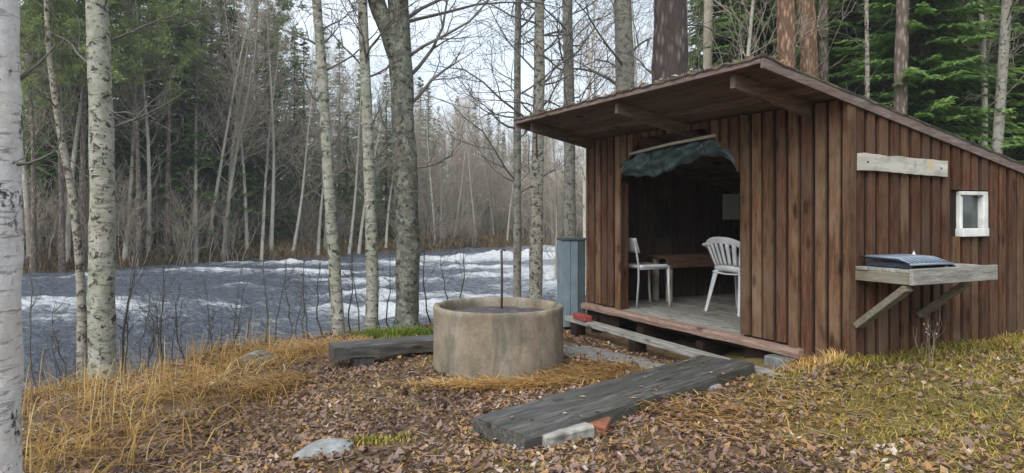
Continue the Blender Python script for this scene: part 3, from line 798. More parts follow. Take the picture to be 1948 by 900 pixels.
# green tarpaulin gathered up on a pole in the doorway
Mt = Mat('tarpaulin', 0.38, 0.5); mp = Mt.coords((1, 1, 1)); n = Mt.noise(mp, 9, 6, .6, .8)
c = Mt.ramp(n.outputs['Fac'], [(0.3, (0.018, 0.036, 0.035)), (0.55, (0.05, 0.088, 0.084)), (0.72, (0.13, 0.185, 0.178))]); Mt.color(c.outputs['Color']); Mt.bump(n.outputs['Fac'], .8, .04); MT['tarpaulin'] = Mt.m
t = empty('tarpaulin_roll', hw(0, 0, 0), THETA, 'dark green tarpaulin rolled up under the doorway arch on a slanting pole', 'tarpaulin')
def tz(a):   # top and bottom of the gathered sheet
    top = np.interp(a, [1.0, 1.10, 1.33, 1.9, 2.49, 2.70, 2.80], [.44, .56, .655, .63, .595, .53, .42])
    bot = np.interp(a, [1.0, 1.06, 1.16, 1.30, 1.55, 1.85, 2.1, 2.35, 2.55, 2.72, 2.80], [.36, .34, .44, .495, .50, .44, .375, .36, .37, .385, .39])
    return top, bot
A_ = np.linspace(.995, 2.80, 90); vs, fs = [], []; nk = 26
for i, a in enumerate(A_):
    top, bot = tz(a); cz, hz = (top + bot) / 2, (top - bot) / 2
    for k in range(nk):
        an = 2 * math.pi * k / nk
        fold = .020 * math.sin(an * 5 + a * 9 + 2 * math.sin(a * 4)) + .014 * math.sin(an * 3 - a * 14) + .006 * math.sin(an * 6 + a * 27)
        rx = (.075 + fold) * (1 if 1.05 < a < 2.75 else .6); rz = hz * (1 + fold * 3)
        vs.append((.02 - rx * math.cos(an) * (1 + .3 * math.sin(an)), a, cz + rz * math.sin(an) + .01 * math.sin(a * 23 + an * 2)))
for i in range(len(A_) - 1):
    for k in range(nk): fs.append((i * nk + k, i * nk + (k + 1) % nk, (i + 1) * nk + (k + 1) % nk, (i + 1) * nk + k))
fs += [tuple(range(nk - 1, -1, -1)), tuple((len(A_) - 1) * nk + k for k in range(nk))]
Geo().add(vs, fs).obj('sheet', 'tarpaulin', t, True)
Geo().tube([(-.055, 1.29, .672), (-.06, 1.9, .648), (-.058, 2.56, .600)], .016, 8).obj('pole', 'pale_y', t, True)
for a in (1.42, 2.2):
    top, bot = tz(a); Geo().tube([(.02 - .098 * math.cos(q), a + .01 * math.sin(2 * q), (top + bot) / 2 + ((top - bot) / 2 + .018) * math.sin(q)) for q in np.linspace(0, 6.283, 17)], .005, 5, cap=False).obj('tie_cord', 'iron', t)

# weathered name board on the side wall (lettering worn away)
Ms = Mat('old_sign', 0.8, 0.2); mp = Ms.coords((1.2, 4, 9)); n = Ms.noise(mp, 2.5, 7, .65, .5); mp2 = Ms.coords((7, 4, 6)); n2 = Ms.noise(mp2, 2.0, 5, .6)
c = Ms.ramp(n.outputs['Fac'], [(0.3, (0.27, 0.25, 0.2)), (0.5, (0.45, 0.43, 0.38)), (0.7, (0.56, 0.55, 0.5))])
w1 = Ms.ramp(n2.outputs['Fac'], [(0.56, (0, 0, 0)), (0.64, (0.75, 0.75, 0.75))]); c2 = Ms.mix(w1.outputs['Color'], c.outputs['Color'], (0.30, 0.29, 0.26, 1))
n5 = Ms.noise(Ms.coords((3, 3, 3)), 1.8, 3); w2 = Ms.ramp(n5.outputs['Fac'], [(0.60, (0, 0, 0)), (0.72, (0.55, 0.55, 0.55))]); c2 = Ms.mix(w2.outputs['Color'], c2, (0.52, 0.40, 0.15, 1))
Ms.color(c2); Ms.bump(n.outputs['Fac'], .5, .01); MT['old_sign'] = Ms.m
t = empty('name_board', hw(.535, -.0555, .345), THETA, 'weathered whitish name board fixed high on the side wall', 'sign')
t.rotation_euler = (0, R(1.6), THETA)
g = Geo(); vs, fs = [], []; nn = 16
for i in range(nn + 1):
    x = -.5 + i / nn; j1, j2 = rr.uniform(-.004, .004), rr.uniform(-.005, .005)
    vs += [(x, 0, -.062 + j1), (x, 0, .062 + j2), (x, -.026, .060 + j2), (x, -.026, -.060 + j1)]
for i in range(nn):
    for k in range(4): fs.append((i * 4 + k, i * 4 + (k + 1) % 4, (i + 1) * 4 + (k + 1) % 4, (i + 1) * 4 + k))
fs += [(3, 2, 1, 0), (nn * 4, nn * 4 + 1, nn * 4 + 2, nn * 4 + 3)]
g.add(vs, fs).obj('board', 'old_sign', t)
for x in (-.42, .42): Geo().tube([(x, -.024, 0), (x, -.031, 0)], .007, 8).obj('nail', 'iron', t)

# work shelf bracketed to the side wall
t = empty('wall_shelf', hw(.005, -.052, 0) - Vector((0, 0, 0)), THETA, 'grey plank work shelf on diagonal brackets under the name board', 'shelf')
t.location.z = H - .386
for k in range(4): Geo().box(.012 if k < 3 else .0, .93, -.415 + k * .102, -.318 + k * .102, -.026, -.002 + rr.uniform(-.002, .002)).obj('shelf_plank', 'grey_x', t, bevel=.003)
Geo().box(.0, .945, -.446, -.417, -.104, .004).obj('front_rail', 'grey_x', t, bevel=.004)
Geo().box(.012, .05, -.416, -.002, -.104, -.0265).obj('end_bearer', 'bracket_y', t, bevel=.003)
Geo().box(.70, .745, -.416, -.002, -.104, -.0265).obj('end_bearer', 'bracket_y', t, bevel=.003)
Geo().beam((.031, -.012, -.43), (.031, -.39, -.125), .045, .085, (1, 0, 0)).obj('bracket', 'bracket_x', t, bevel=.003)
Geo().beam((.722, -.012, -.40), (.722, -.36, -.125), .045, .062, (1, 0, 0)).obj('bracket', 'bracket_x', t, bevel=.003)

# ribbed dark blue drainer on the shelf
t = empty('ribbed_tray', hw(.015, -.055, 0), THETA, 'dark blue ribbed plastic tray lying on the left half of the wall shelf', 'tray')
t.location.z = H - .383
nx_, ny_ = 46, 10; rows = []
for i in range(nx_):
    x = .02 + .50 * i / (nx_ - 1); row = []
    for j in range(ny_):
        y = -.40 + .37 * j / (ny_ - 1)
        z = .045 + .006 * math.sin(i * 2 * math.pi / 4.3 + 1) + .012 * j / ny_ - .05 * max(0, (i - 36) / 10) ** 2 - .025 * max(0, (3 - j) / 3) ** 2 * .8
        row.append((x, y, z))
    rows.append(row)
strip(rows, -.008).obj('tray', 'blue_rib', t, True)
Geo().tube([(.02, -.405, .028), (.30, -.408, .027), (.47, -.405, .022)], .009, 6).obj('rim', 'rib_pale', t, True)
for k in range(9):
    x = .05 + k * .047; Geo().tube([(x + .012, -.385, .033), (x, -.30, .064), (x - .012, -.06, .068)], .007, 6).obj('rib', 'rib_pale', t, True)
for x in (.06, .42): Geo().box(x, x + .02, -.38, -.05, 0.001, .032).obj('foot', 'blue_rib', t)

# small bottle at the wall behind the tray
t = empty('small_bottle', hw(.60, -.10, -.386 + .001), THETA, 'small pale bottle standing on the wall shelf against the boards', 'bottle')
Geo().tube([(0, 0, 0), (0, 0, .06), (0, 0, .075), (0, 0, .085)], [.018, .018, .008, .008], 10).obj('body', 'white_plastic', t, True); Geo().tube([(0, 0, .0855), (0, 0, .1)], .009, 8).obj('cap', 'bracket_z', t)

# blue-grey cupboard by the far front corner
cx, cy = .695, 8.30; zb = gz(cx, cy) - .01
t = empty('cupboard', (cx, cy, zb), R(9), 'narrow blue-grey painted wooden cupboard standing at the far corner of the shelter', 'cupboard')
hgt = (H - .305) - zb; t.scale = (.78, .8, 1)
Geo().box(-.165, .165, -.16, .16, .02, hgt - .03).obj('carcass', 'teal_dark', t)
Geo().box(-.19, .19, -.20, .18, hgt - .029, hgt).obj('lid', 'teal_dark', t, bevel=.004)
for k in range(2): Geo().box(-.168 + k * .113, -.06 + k * .113, -.182, -.161, .03, hgt - .032).obj('board', 'teal_paint', t, bevel=.004)
Geo().box(.062, .168, -.178, -.161, .03, hgt - .032).obj('board', 'teal_dark', t, bevel=.004)
for k in range(3): Geo().box(-.185, -.166, -.158 + k * .107, -.055 + k * .107, .03, hgt - .032).obj('board', 'teal_paint', t, bevel=.004)

# step plank in front of the sill
t = empty('step_plank', hw(-.36, 1.85, 0), THETA - R(2.2), 'long pale grey plank laid as a step in front of the doorway', 'plank')
t.location.z = H - 1.175
Geo().box(-.055, .055, -1.62, 1.55, -.055, 0).obj('plank', 'grey_y', t, bevel=.006)
for y in (-1.3, .2, 1.35): Geo().box(-.05, .07, y - .06, y + .06, -.22, -.0555, .004).obj('support_block', 'under_z', t)
# red block
t = tag(Geo().box(-.15, .15, -.045, .045, 0, .062, .003).obj('red_block', 'red_paint', None, bevel=.008), 'faded red block lying on the left end of the step plank', 'block')
t.location = hw(-.34, 3.05, -1.1745); t.rotation_euler = (0, 0, THETA + R(84))
# concrete block under the sill end
MT['stone'] = m_plain('stone', (0.25, 0.255, 0.25), .85, .35, 12, bump=.5)
MT['stone_dark'] = m_plain('stone_dark', (0.15, 0.155, 0.15), .85, .4, 12, bump=.5)
def rock(name, loc, size, mat, label, seed, rz=0, cat='stone', sub=2):
    import bmesh
    bm = bmesh.new(); bmesh.ops.create_icosphere(bm, subdivisions=sub + 1, radius=1)
    r = np.random.RandomState(seed); dirs = r.randn(9, 3); dirs /= np.linalg.norm(dirs, axis=1)[:, None]; offs = r.uniform(.62, .95, 9)
    for v in bm.verts:
        p = np.array(v.co); 
        for d_, o__ in zip(dirs, offs):
            k = p @ d_
            if k > o__: p = p - d_ * (k - o__) * .9
        v.co = Vector((p[0] * size[0], p[1] * size[1], p[2] * size[2])) * (1 + r.uniform(-.02, .02))
    me = bpy.data.meshes.new(name); bm.to_mesh(me); bm.free(); me.materials.append(MT[mat]); me.polygons.foreach_set('use_smooth', np.zeros(len(me.polygons), bool))
    o = link(name, me, None, loc, (0, 0, rz)); return tag(o, label, cat)
tb = Geo().box(-.09, .09, -.11, .11, 0, .12, .006).obj('concrete_block', 'stone_dark', None, bevel=.01)
tb.location = hw(-.10, .50, -1.245); tb.rotation_euler = (0, 0, THETA + .1); tag(tb, 'small grey concrete block under the right end of the door sill', 'block')

# ------------------------------------------------------------------ concrete fire ring
Mc = Mat('old_concrete', 0.9, 0.2); mp = Mc.coords((1, 1, 1)); n = Mc.noise(mp, 4, 8, .65); nf = Mc.noise(mp, 55, 5, .7); ns_ = Mc.noise(Mc.coords((3, 3, .7)), 2.2, 6, .6, .5)
c = Mc.ramp(n.outputs['Fac'], [(0.3, (0.155, 0.125, 0.09)), (0.5, (0.265, 0.215, 0.16)), (0.72, (0.36, 0.30, 0.225))])
st = Mc.ramp(ns_.outputs['Fac'], [(0.48, (0, 0, 0)), (0.66, (0.75, 0.75, 0.75))]); c2 = Mc.mix(st.outputs['Color'], c.outputs['Color'], (0.115, 0.115, 0.09, 1)); ng = Mc.noise(Mc.coords((2, 2, 1.2)), 1.7, 7, .7); mg = Mc.ramp(ng.outputs['Fac'], [(0.56, (0, 0, 0)), (0.70, (0.7, 0.7, 0.7))]); c2 = Mc.mix(mg.outputs['Color'], c2, (0.35, 0.32, 0.27, 1))
fi = Mc.ramp(nf.outputs['Fac'], [(0.3, (0.72, 0.72, 0.72)), (0.65, (1.08, 1.08, 1.08))]); Mc.color(Mc.mix(.8, c2, fi.outputs['Color'], 'MULTIPLY')); Mc.bump(nf.outputs['Fac'], .35, .01); MT['old_concrete'] = Mc.m
RX, RY, RB, RT = -.118, 6.17, -1.345 + H, -.808 + H
t = empty('fire_ring', (RX, RY, RB), 0, 'round concrete well ring used as a fireplace, filled with dark ash', 'fire ring')
prof = [(.505, 0), (.56, 0), (.5625, .02), (.5625, .18), (.561, .34), (.5625, RT - RB - .05), (.565, RT - RB - .04), (.565, RT - RB - .010), (.558, RT - RB), (.520, RT - RB), (.512, RT - RB - .010), (.505, RT - RB - .05)]
nn = 96; vs, fs = [], []
for i in range(nn):
    an = 2 * math.pi * i / nn
    for k, (r_, z_) in enumerate(prof):
        j = (rr.uniform(-.003, .003) - .012 * max(0, float(vnoise(np.array(an * 4.1 + 3), np.array(k * .2))) - .72) / .28) if k in (7, 8, 9, 10) else rr.uniform(-.0008, .0008)
        vs.append(((r_ + j) * math.cos(an), (r_ + j) * math.sin(an), z_ + j))
m = len(prof)
for i in range(nn):
    for k in range(m): fs.append((i * m + k, ((i + 1) % nn) * m + k, ((i + 1) % nn) * m + (k + 1) % m, i * m + (k + 1) % m))
Geo().add(vs, fs).obj('ring', 'old_concrete', t, True)
vs, fs = [(0, 0, RT - RB - .05)], []; rs = np.linspace(.05, .510, 12)
for r_ in rs:
    for i in range(40):
        an = 2 * math.pi * i / 40; x, y = r_ * math.cos(an), r_ * math.sin(an)
        vs.append((x, y, RT - RB - .055 - .03 * (r_ / .5) ** 2 + .04 * (float(fbm(np.array(x * 9 + 50), np.array(y * 9 + 50), 3)) - .5)))
for i in range(40): fs.append((0, 1 + i, 1 + (i + 1) % 40))
for k in range(len(rs) - 1):
    for i in range(40): fs.append((1 + k * 40 + i, 1 + (k + 1) * 40 + i, 1 + (k + 1) * 40 + (i + 1) % 40, 1 + k * 40 + (i + 1) % 40))
Geo().add(vs, fs).obj('ash_bed', 'ash', t)
q = rock('ash_stone', (RX - .36, RY - .12, RT - .07), (.035, .025, .018), 'paper', 'small white scrap lying in the ash at the left of the fire ring', 3, .3, 'scrap', 1)
t = empty('iron_rod', (RX + .025, RY + .12, RB + .3), 0, 'thin upright iron rod standing in the ash of the fire ring', 'rod')
Geo().tube([(0, 0, 0), (.004, 0, .5), (0, 0, .70)], .011, 8).obj('rod', 'iron', t, True); Geo().tube([(-.0, 0, .695), (.02, -.015, .71), (.035, -.02, .695)], .008, 6).obj('hook', 'iron', t, True)

# ------------------------------------------------------------------ the heavy plank bench in the foreground
def slab_plank(name, mat, parent, x0, x1, y0, y1, z0, z1, n=18, rough=.006, seed=0):
    r = random.Random(seed); vs, fs = [], []
    for i in range(n + 1):
        x = x0 + (x1 - x0) * i / n; e = [r.uniform(-rough, rough) for _ in range(6)]; b = .014
        vs += [(x, y0 + e[0], z0 + e[1]), (x, y1 + e[2], z0 + e[1]), (x, y1 + e[2], z1 - b), (x, y1 - b + e[2], z1 + e[3] * .3), (x, y0 + b + e[0], z1 + e[4] * .3), (x, y0 + e[0], z1 - b)]
    for i in range(n):
        for k in range(6): fs.append((i * 6 + k, (i + 1) * 6 + k, (i + 1) * 6 + (k + 1) % 6, i * 6 + (k + 1) % 6))
    fs += [(0, 1, 2, 3, 4, 5), tuple(n * 6 + k for k in range(5, -1, -1))]
    return Geo().add(vs, [tuple(reversed(f_)) for f_ in fs]).obj(name, mat, parent)
b0 = Vector((-.070, 3.80, -1.15 + H)); b1 = Vector((1.665, 5.415, -1.12 + H)); bl = (b1 - b0).length
yaw = math.atan2(b1.y - b0.y, b1.x - b0.x); pit = math.asin((b1.z - b0.z) / bl)
t = empty('plank_bench', b0, 0, 'heavy weathered dark plank bench on low blocks in the foreground', 'bench'); t.rotation_euler = (0, -pit, yaw)
slab_plank('seat_plank', 'dark_x', t, -.0, bl, -.20, -.004, -.15, 0, seed=1)
slab_plank('seat_plank', 'dark_x', t, .02, bl - .02, .004, .25, -.152, -.004, seed=2)
g0 = gz(0.15, 3.8) - (b0.z)
slab_plank('support_log', 'dark_y', t, .10, .30, -.15, .19, -.28, -.153, n=4, seed=3); 
slab_plank('support_log', 'dark_y', t, bl - .50, bl - .28, -.15, .2, -.31, -.153, n=4, seed=4)
slab_plank('support_log', 'dark_y', t, 1.15, 1.32, -.15, .2, -.28, -.153, n=4, seed=14)
def bw(x, y, z): return t.matrix_basis @ Vector((x, y, z))
w = bw(.30, -.20, 0); pale = slab_plank('split_log', 'grey_x', None, -.17, .17, -.055, .05, -.045, .04, n=8, rough=.01, seed=6)
pale.location = (w.x, w.y, gz(w.x, w.y) + .035); pale.rotation_euler = (0, 0, yaw - .12); tag(pale, 'pale split log lying under the near end of the plank bench', 'log')
w = bw(.58, -.20, 0); bk = Geo().box(-.075, .075, -.055, .055, 0, .06, .003).obj('red_brick', 'brick_red', None, bevel=.006); bk.location = (w.x, w.y, gz(w.x, w.y) + .008); bk.rotation_euler = (R(8), R(-4), yaw + .5)
tag(bk, 'broken red brick on the leaves under the front edge of the plank bench', 'brick')
w = bw(1.80, -.15, 0); rock('stone', (w.x, w.y, gz(w.x, w.y) - .005), (.13, .08, .065), 'stone', 'grey stone wedged under the far end of the plank bench', 4, .4)

# second bench: dark log plank behind the ring on the left
p0 = Vector((-1.60, 6.28, -1.175 + H)); p1 = Vector((.05, 7.03, -1.165 + H)); ll = (p1 - p0).length
t2 = empty('log_bench', p0, 0, 'dark weathered log bench behind the left side of the fire ring', 'bench'); t2.rotation_euler = (0, 0, math.atan2(p1.y - p0.y, p1.x - p0.x))
slab_plank('seat_plank', 'dark_x', t2, 0, ll, -.12, .12, -.115, 0, seed=7, rough=.009)
slab_plank('support_log', 'dark_y', t2, .18, .36, -.10, .10, -.27, -.116, n=4, seed=8); slab_plank('support_log', 'dark_y', t2, ll - .4, ll - .2, -.10, .10, -.27, -.116, n=4, seed=9)

# stones lying in the leaves
rock('flat_stone', (-1.00, 3.83, gz(-1.0, 3.83) + .0), (.185, .12, .06), 'stone', 'flat grey stone lying among the leaves in the foreground', 21, .35)
rock('mossy_stone', (-2.35, 6.62, gz(-2.35, 6.62) + .02), (.17, .13, .10), 'stone_dark', 'small dark stone at the bank edge left of the log bench', 22, .8)
# worn gravel patch before the step
gp = []; r5 = random.Random(3); n_ = 28
MT['gravel'] = m_plain('gravel', (0.235, 0.23, 0.215), .9, .45, 45, bump=.6)
cc = hw(-.80, 1.75); vs = [(cc.x, cc.y, gz(cc.x, cc.y) + .012)]; fs = []
for ring_ in (0.5, 1.0):
    for i in range(n_):
        an = 2 * math.pi * i / n_; u, v = math.cos(an) * .36 * ring_, math.sin(an) * 1.35 * ring_; k = 1 + r5.uniform(-.12, .12)
        p = hw(-.80 + u * k, 1.75 + v * k); vs.append((p.x, p.y, gz(p.x, p.y) + (.016 if ring_ < 1 else -.012)))
for i in range(n_): fs.append((0, 1 + i, 1 + (i + 1) % n_)); fs.append((1 + i, 1 + n_ + i, 1 + n_ + (i + 1) % n_, 1 + (i + 1) % n_))
tag(Geo().add(vs, fs).obj('gravel_path', 'gravel', None, True), kind='structure')
# cord hanging from the far eave corner
t = empty('rope', hw(-.80, 3.42, .80), THETA, 'thin dark cord hanging from the far end of the eave', 'cord')
Geo().tube([(0, 0, .04), (.004, 0, -.1), (-.003, .003, -.22), (.004, 0, -.36)], .0045, 6).obj('cord', 'iron', t)

# ------------------------------------------------------------------ vegetation builders
def segs_mesh(name, S, mat, n=3):
    """S: list of (x0,y0,z0,r0,x1,y1,z1,r1) twig pieces -> one mesh of n-sided tapered rods"""
    A = np.array(S, np.float32); p0, r0, p1, r1 = A[:, 0:3], A[:, 3:4], A[:, 4:7], A[:, 7:8]
    d = p1 - p0; d /= np.linalg.norm(d, axis=1, keepdims=True) + 1e-9
    ref = np.where(np.abs(d[:, 2:3]) > .9, np.array([[1., 0, 0]]), np.array([[0, 0, 1.]])); u = np.cross(d, ref); u /= np.linalg.norm(u, axis=1, keepdims=True) + 1e-9
    w = np.cross(d, u); V = []
    for p, r in ((p0, r0), (p1, r1)):
        for k in range(n):
            a = 2 * math.pi * k / n; V.append(p + (u * math.cos(a) + w * math.sin(a)) * r)
    V = np.stack(V, 1).reshape(-1, 3); m = len(A); b = (np.arange(m) * 2 * n)[:, None]
    F = np.concatenate([b + np.array([[k, (k + 1) % n, n + (k + 1) % n, n + k]]) for k in range(n)], 0)
    return mesh_np(name, V, F, mat, n > 3)

def norm3(x, y, z):
    l = math.sqrt(x * x + y * y + z * z) or 1; return x / l, y / l, z / l
def grow(out, p, d, L, r, level, rg, up=0.05, kids=5, wob=.22, steps=5, sub=.5, minr=.0022):
    x, y, z = p; dx, dy, dz = d; sl = L / steps; rc = r
    for i in range(steps):
        nx_, ny_, nz_ = norm3(dx + rg.gauss(0, wob), dy + rg.gauss(0, wob), dz + rg.gauss(0, wob) + up)
        x1, y1, z1 = x + nx_ * sl, y + ny_ * sl, z + nz_ * sl; r1 = max(minr, r * (1 - .8 * (i + 1) / steps))
        out.append((x, y, z, rc, x1, y1, z1, r1))
        if level > 0 and i > 0 or (level > 0 and rg.random() < .3):
            for _ in range(max(1, round(kids / steps + rg.uniform(-.5, .5)))):
                ax, ay, az = norm3(rg.gauss(0, 1), rg.gauss(0, 1), rg.gauss(0, 1)); cx, cy, cz = norm3(nx_ + ax * .75, ny_ + ay * .75, nz_ + az * .6)
                grow(out, (x1, y1, z1), (cx, cy, cz), L * sub * rg.uniform(.6, 1.15), max(minr, r1 * .6), level - 1, rg, up, max(2, kids - 2), wob * 1.1, max(2, steps - 2), sub, minr)
        x, y, z, rc, dx, dy, dz = x1, y1, z1, r1, nx_, ny_, nz_

def trunk_geo(pts, radii, n=14, rough=.05, seed=0, flare=0.0):
    r = random.Random(seed); g = Geo()
    P = [Vector(p) for p in pts]; M_ = len(P); prev = None; vs, fs = [], []
    ph = [r.uniform(0, 6.28) for _ in range(4)]
    for i in range(M_):
        d = (P[min(i + 1, M_ - 1)] - P[max(i - 1, 0)]).normalized(); u = d.cross(Vector((0, 1, .02))) if prev is None else prev - d * prev.dot(d); u.normalize(); prev = u; w = d.cross(u)
        for k in range(n):
            a = 2 * math.pi * k / n; q = 1 + rough * (math.sin(2 * a + ph[0] + i * .7) * .5 + math.sin(3 * a + ph[1] - i * .9) * .4 + r.uniform(-.5, .5))
            if flare and i < 2: q *= 1 + flare * (2 - i) * .5 * (1 + .35 * math.sin(5 * a + ph[2]))
            vs.append(P[i] + (u * math.cos(a) + w * math.sin(a)) * radii[i] * q)
    for i in range(M_ - 1):
        for k in range(n): fs.append((i * n + k, i * n + (k + 1) % n, (i + 1) * n + (k + 1) % n, (i + 1) * n + k))
    fs.append(tuple((M_ - 1) * n + k for k in range(n)))
    return g.add(vs, fs)
def smooth_path(ctrl, n):
    c = np.array(ctrl, float); t = np.linspace(0, 1, len(c)); tt = np.linspace(0, 1, n)
    # Catmull-like smoothing by repeated averaging of the dense polyline
    q = np.stack([np.interp(tt, t, c[:, k]) for k in range(c.shape[1])], 1)
    for _ in range(max(1, n // 8)): q[1:-1] = (q[:-2] + 2 * q[1:-1] + q[2:]) / 4
    return q

def near_tree(name, label, ctrl, mat, cat='tree', crown=None, group=None, twig='branch_grey', seed=1, n=16, steps=40, flare=.35, rough=.05):
    """ctrl: (x, y, z_rel, radius) control points from base upwards in world space"""
    q = smooth_path(ctrl, steps); bx, by = q[0, 0], q[0, 1]; bz = gz(bx, by) - .04
    q[:, 2] += H; q[0, 2] = min(q[0, 2], bz); loc = (bx, by, bz)
    t = empty(name, loc, 0, label, cat, group); rg = random.Random(seed)
    pts = [(a - bx, b - by, c - bz) for a, b, c, _ in q]
    trunk_geo(pts, [v for v in q[:, 3]], n, rough, seed, flare).obj('trunk', mat, t, True)
    out = []
    for (zr, azim, el, L, r, lev, kids) in (crown or []):
        zz = zr + H - bz; i = min(range(len(pts)), key=lambda k: abs(pts[k][2] - zz)); p = pts[i]
        d = norm3(math.sin(R(azim)) * math.cos(R(el)), math.cos(R(azim)) * math.cos(R(el)), math.sin(R(el)))
        grow(out, p, d, L, r, lev, rg, up=.06, kids=kids, wob=.20, steps=6, minr=.0028)
    if out: link('crown', segs_mesh('crown', out, twig, 4), t)
    return t
def rand_crown(seed, z0, z1, n, L0, L1, r, lev=2, kids=6, el=(10, 50)):
    g_ = random.Random(seed); return [(g_.uniform(z0, z1), g_.uniform(0, 360), g_.uniform(*el), g_.uniform(L0, L1), r * g_.uniform(.6, 1.2), lev, kids) for _ in range(n)]
def at(px, py, yy): return ((px - 974) / F_PX * yy, yy, -(py - HOR) / F_PX * yy)     # a point seen at (px, py) standing yy metres away
def trunk_ctrl(pixels, yy, d0, d1, top_up=9.0):
    """control points of a trunk standing yy metres off that passes these picture points"""
    c = []; ys = [p[1] for p in pixels]
    for (px, py) in pixels:
        f = (ys[0] - py) / (ys[0] - ys[-1] + 1e-6); c.append((*at(px, py, yy), (d0 + (d1 - d0) * f) / 2))
    x, y, z, r = c[-1]; dx = (c[-1][0] - c[-2][0]) / max(.2, c[-1][2] - c[-2][2])
    c.append((x + dx * top_up * .4, y, z + top_up * .5, r * .7)); c.append((x + dx * top_up * .5, y + .2, z + top_up, .02))
    return c

# ------------------------------------------------------------------ trees on this bank
near_tree('birch_tree', 'thick white birch cut by the left edge of the picture, nearest of all trees', trunk_ctrl([(-24, 960), (-21, 700), (-20, 430), (-20, 200), (-27, 0)], 3.3, .265, .25), 'birch_white',
          crown=[(.20, 75, 30, .35, .012, 1, 3), (.52, 60, 40, .4, .014, 1, 3), (1.0, 70, 55, .7, .018, 2, 4)] + rand_crown(3, 2.2, 7, 14, .8, 1.8, .02), seed=2, steps=60)
near_tree('birch_tree', 'mottled lichen-grey birch standing at the bank edge in the dry grass, second from the left', trunk_ctrl([(196, 715), (192, 560), (196, 400), (192, 200), (184, 0)], 6.6, .24, .19), 'birch',
          crown=[(.70, 80, 35, .9, .016, 1, 3), (1.35, 300, 25, .9, .014, 2, 4), (.95, 110, 10, .7, .012, 1, 4), (1.55, 40, 35, .9, .014, 2, 4), (.2, 260, 30, .5, .01, 1, 3)] + rand_crown(5, 2.1, 8, 18, 1, 2.2, .025), seed=3, steps=60)
near_tree('leaning_birch', 'thin crooked pale birch leaning left behind the second birch', trunk_ctrl([(158, 640), (150, 470), (138, 370), (112, 240), (92, 100), (88, 0)], 7.3, .095, .045, 3), 'birch_thin',
          crown=rand_crown(6, .3, 4, 14, .4, .9, .009, 1, 4), seed=4, steps=40, n=10)
near_tree('birch_tree', 'slim leaning birch with dark flecks, left of the pair before the rapids', trunk_ctrl([(646, 655), (640, 560), (634, 470), (622, 300), (612, 120), (602, 0)], 8.3, .15, .105), 'birch',
          crown=[(.75, 60, 20, .7, .012, 1, 4), (1.2, 250, 30, .9, .014, 2, 5), (1.9, 280, 35, 1.1, .016, 2, 5)] + rand_crown(8, 1.5, 8, 26, .7, 1.7, .013, 3, 6), seed=5, steps=60, n=12)
near_tree('birch_tree', 'slim upright birch with pale bark, right of the pair before the rapids', trunk_ctrl([(706, 650), (709, 540), (706, 430), (700, 260), (694, 120), (689, 0)], 8.5, .16, .115), 'birch',
          crown=[(.55, 100, 25, .6, .012, 1, 4), (1.0, 90, 30, .6, .012, 1, 4), (1.6, 70, 30, .9, .014, 2, 5)] + rand_crown(9, 1.5, 8, 26, .7, 1.7, .013, 3, 6), seed=6, steps=60, n=12)
t = near_tree('alder_tree', 'stout grey-green alder forking near the top, left of the fire ring', trunk_ctrl([(772, 645), (776, 520), (776, 420), (768, 260), (764, 150), (756, 0)], 8.7, .295, .27, 7), 'alder',
          crown=[(1.55, 80, 45, 1.8, .026, 3, 5), (1.85, 70, 30, 2.0, .022, 3, 6), (.2, 110, 20, .3, .014, 1, 2), (-.1, 260, 20, .35, .014, 1, 2), (.6, 95, -5, .8, .016, 2, 4), (1.2, 100, 15, 1.6, .024, 3, 7), (.9, 285, 25, .8, .015, 2, 4)] + rand_crown(10, 1.9, 7, 24, 1.2, 2.6, .028, 3, 6), seed=7, steps=46, n=18, rough=.09)
q = smooth_path([(*at(760, 120, 8.7), .11), (*at(738, 60, 8.65), .105), (*at(716, 5, 8.6), .10), (*at(690, -120, 8.5), .08), (*at(650, -400, 8.3), .03)], 20)
tl = t.location; trunk_geo([(a - tl.x, b - tl.y, c + H - tl.z) for a, b, c, _ in q], list(q[:, 3]), 12, .07, 3).obj('limb', 'alder', t, True)
near_tree('aspen_tree', 'slender dark-stemmed tree rising behind the left of the iron rod', trunk_ctrl([(984, 600), (984, 470), (984, 300), (984, 130), (986, 0)], 11.2, .135, .10), 'aspen',
          crown=rand_crown(12, .3, 7, 26, .8, 2.0, .018, 3, 5, (0, 45)), seed=8, steps=50, n=12)
near_tree('birch_tree', 'knotty pale birch standing by the water between fire ring and cupboard', trunk_ctrl([(1018, 590), (1020, 470), (1022, 330), (1026, 150), (1026, 0)], 11.0, .22, .15), 'birch_thin',
          crown=rand_crown(13, .5, 7, 26, 1.0, 2.3, .022, 3, 5, (5, 50)), seed=9, steps=50, n=12)
near_tree('aspen_tree', 'grey trunk behind the low end of the roof, right of the knotty birch', trunk_ctrl([(1084, 560), (1084, 380), (1083, 200), (1079, 0)], 13.5, .24, .19), 'aspen', crown=rand_crown(14, 1.2, 7, 26, 1.0, 2.4, .022, 3, 5, (0, 50)), seed=10, steps=40, n=12)
near_tree('aspen_tree', 'pale grey-green aspen trunk rising behind the middle of the roof', trunk_ctrl([(1194, 560), (1193, 330), (1190, 160), (1184, 0)], 13.0, .38, .33), 'aspen', crown=rand_crown(15, 2.2, 8, 22, 1.2, 2.6, .028, 3, 5, (0, 50)), seed=11, steps=40)
near_tree('pine_tree', 'very thick dark brown pine trunk rising behind the roof', trunk_ctrl([(1268, 580), (1272, 330), (1274, 130), (1276, 0)], 11.5, .60, .54, 12), 'pine_low', crown=[(2.2, 265, 5, .9, .02, 2, 5), (2.9, 80, 10, 1.0, .02, 2, 5), (3.3, 200, 10, 1.2, .02, 2, 5)], seed=12, steps=40, n=22, rough=.06)
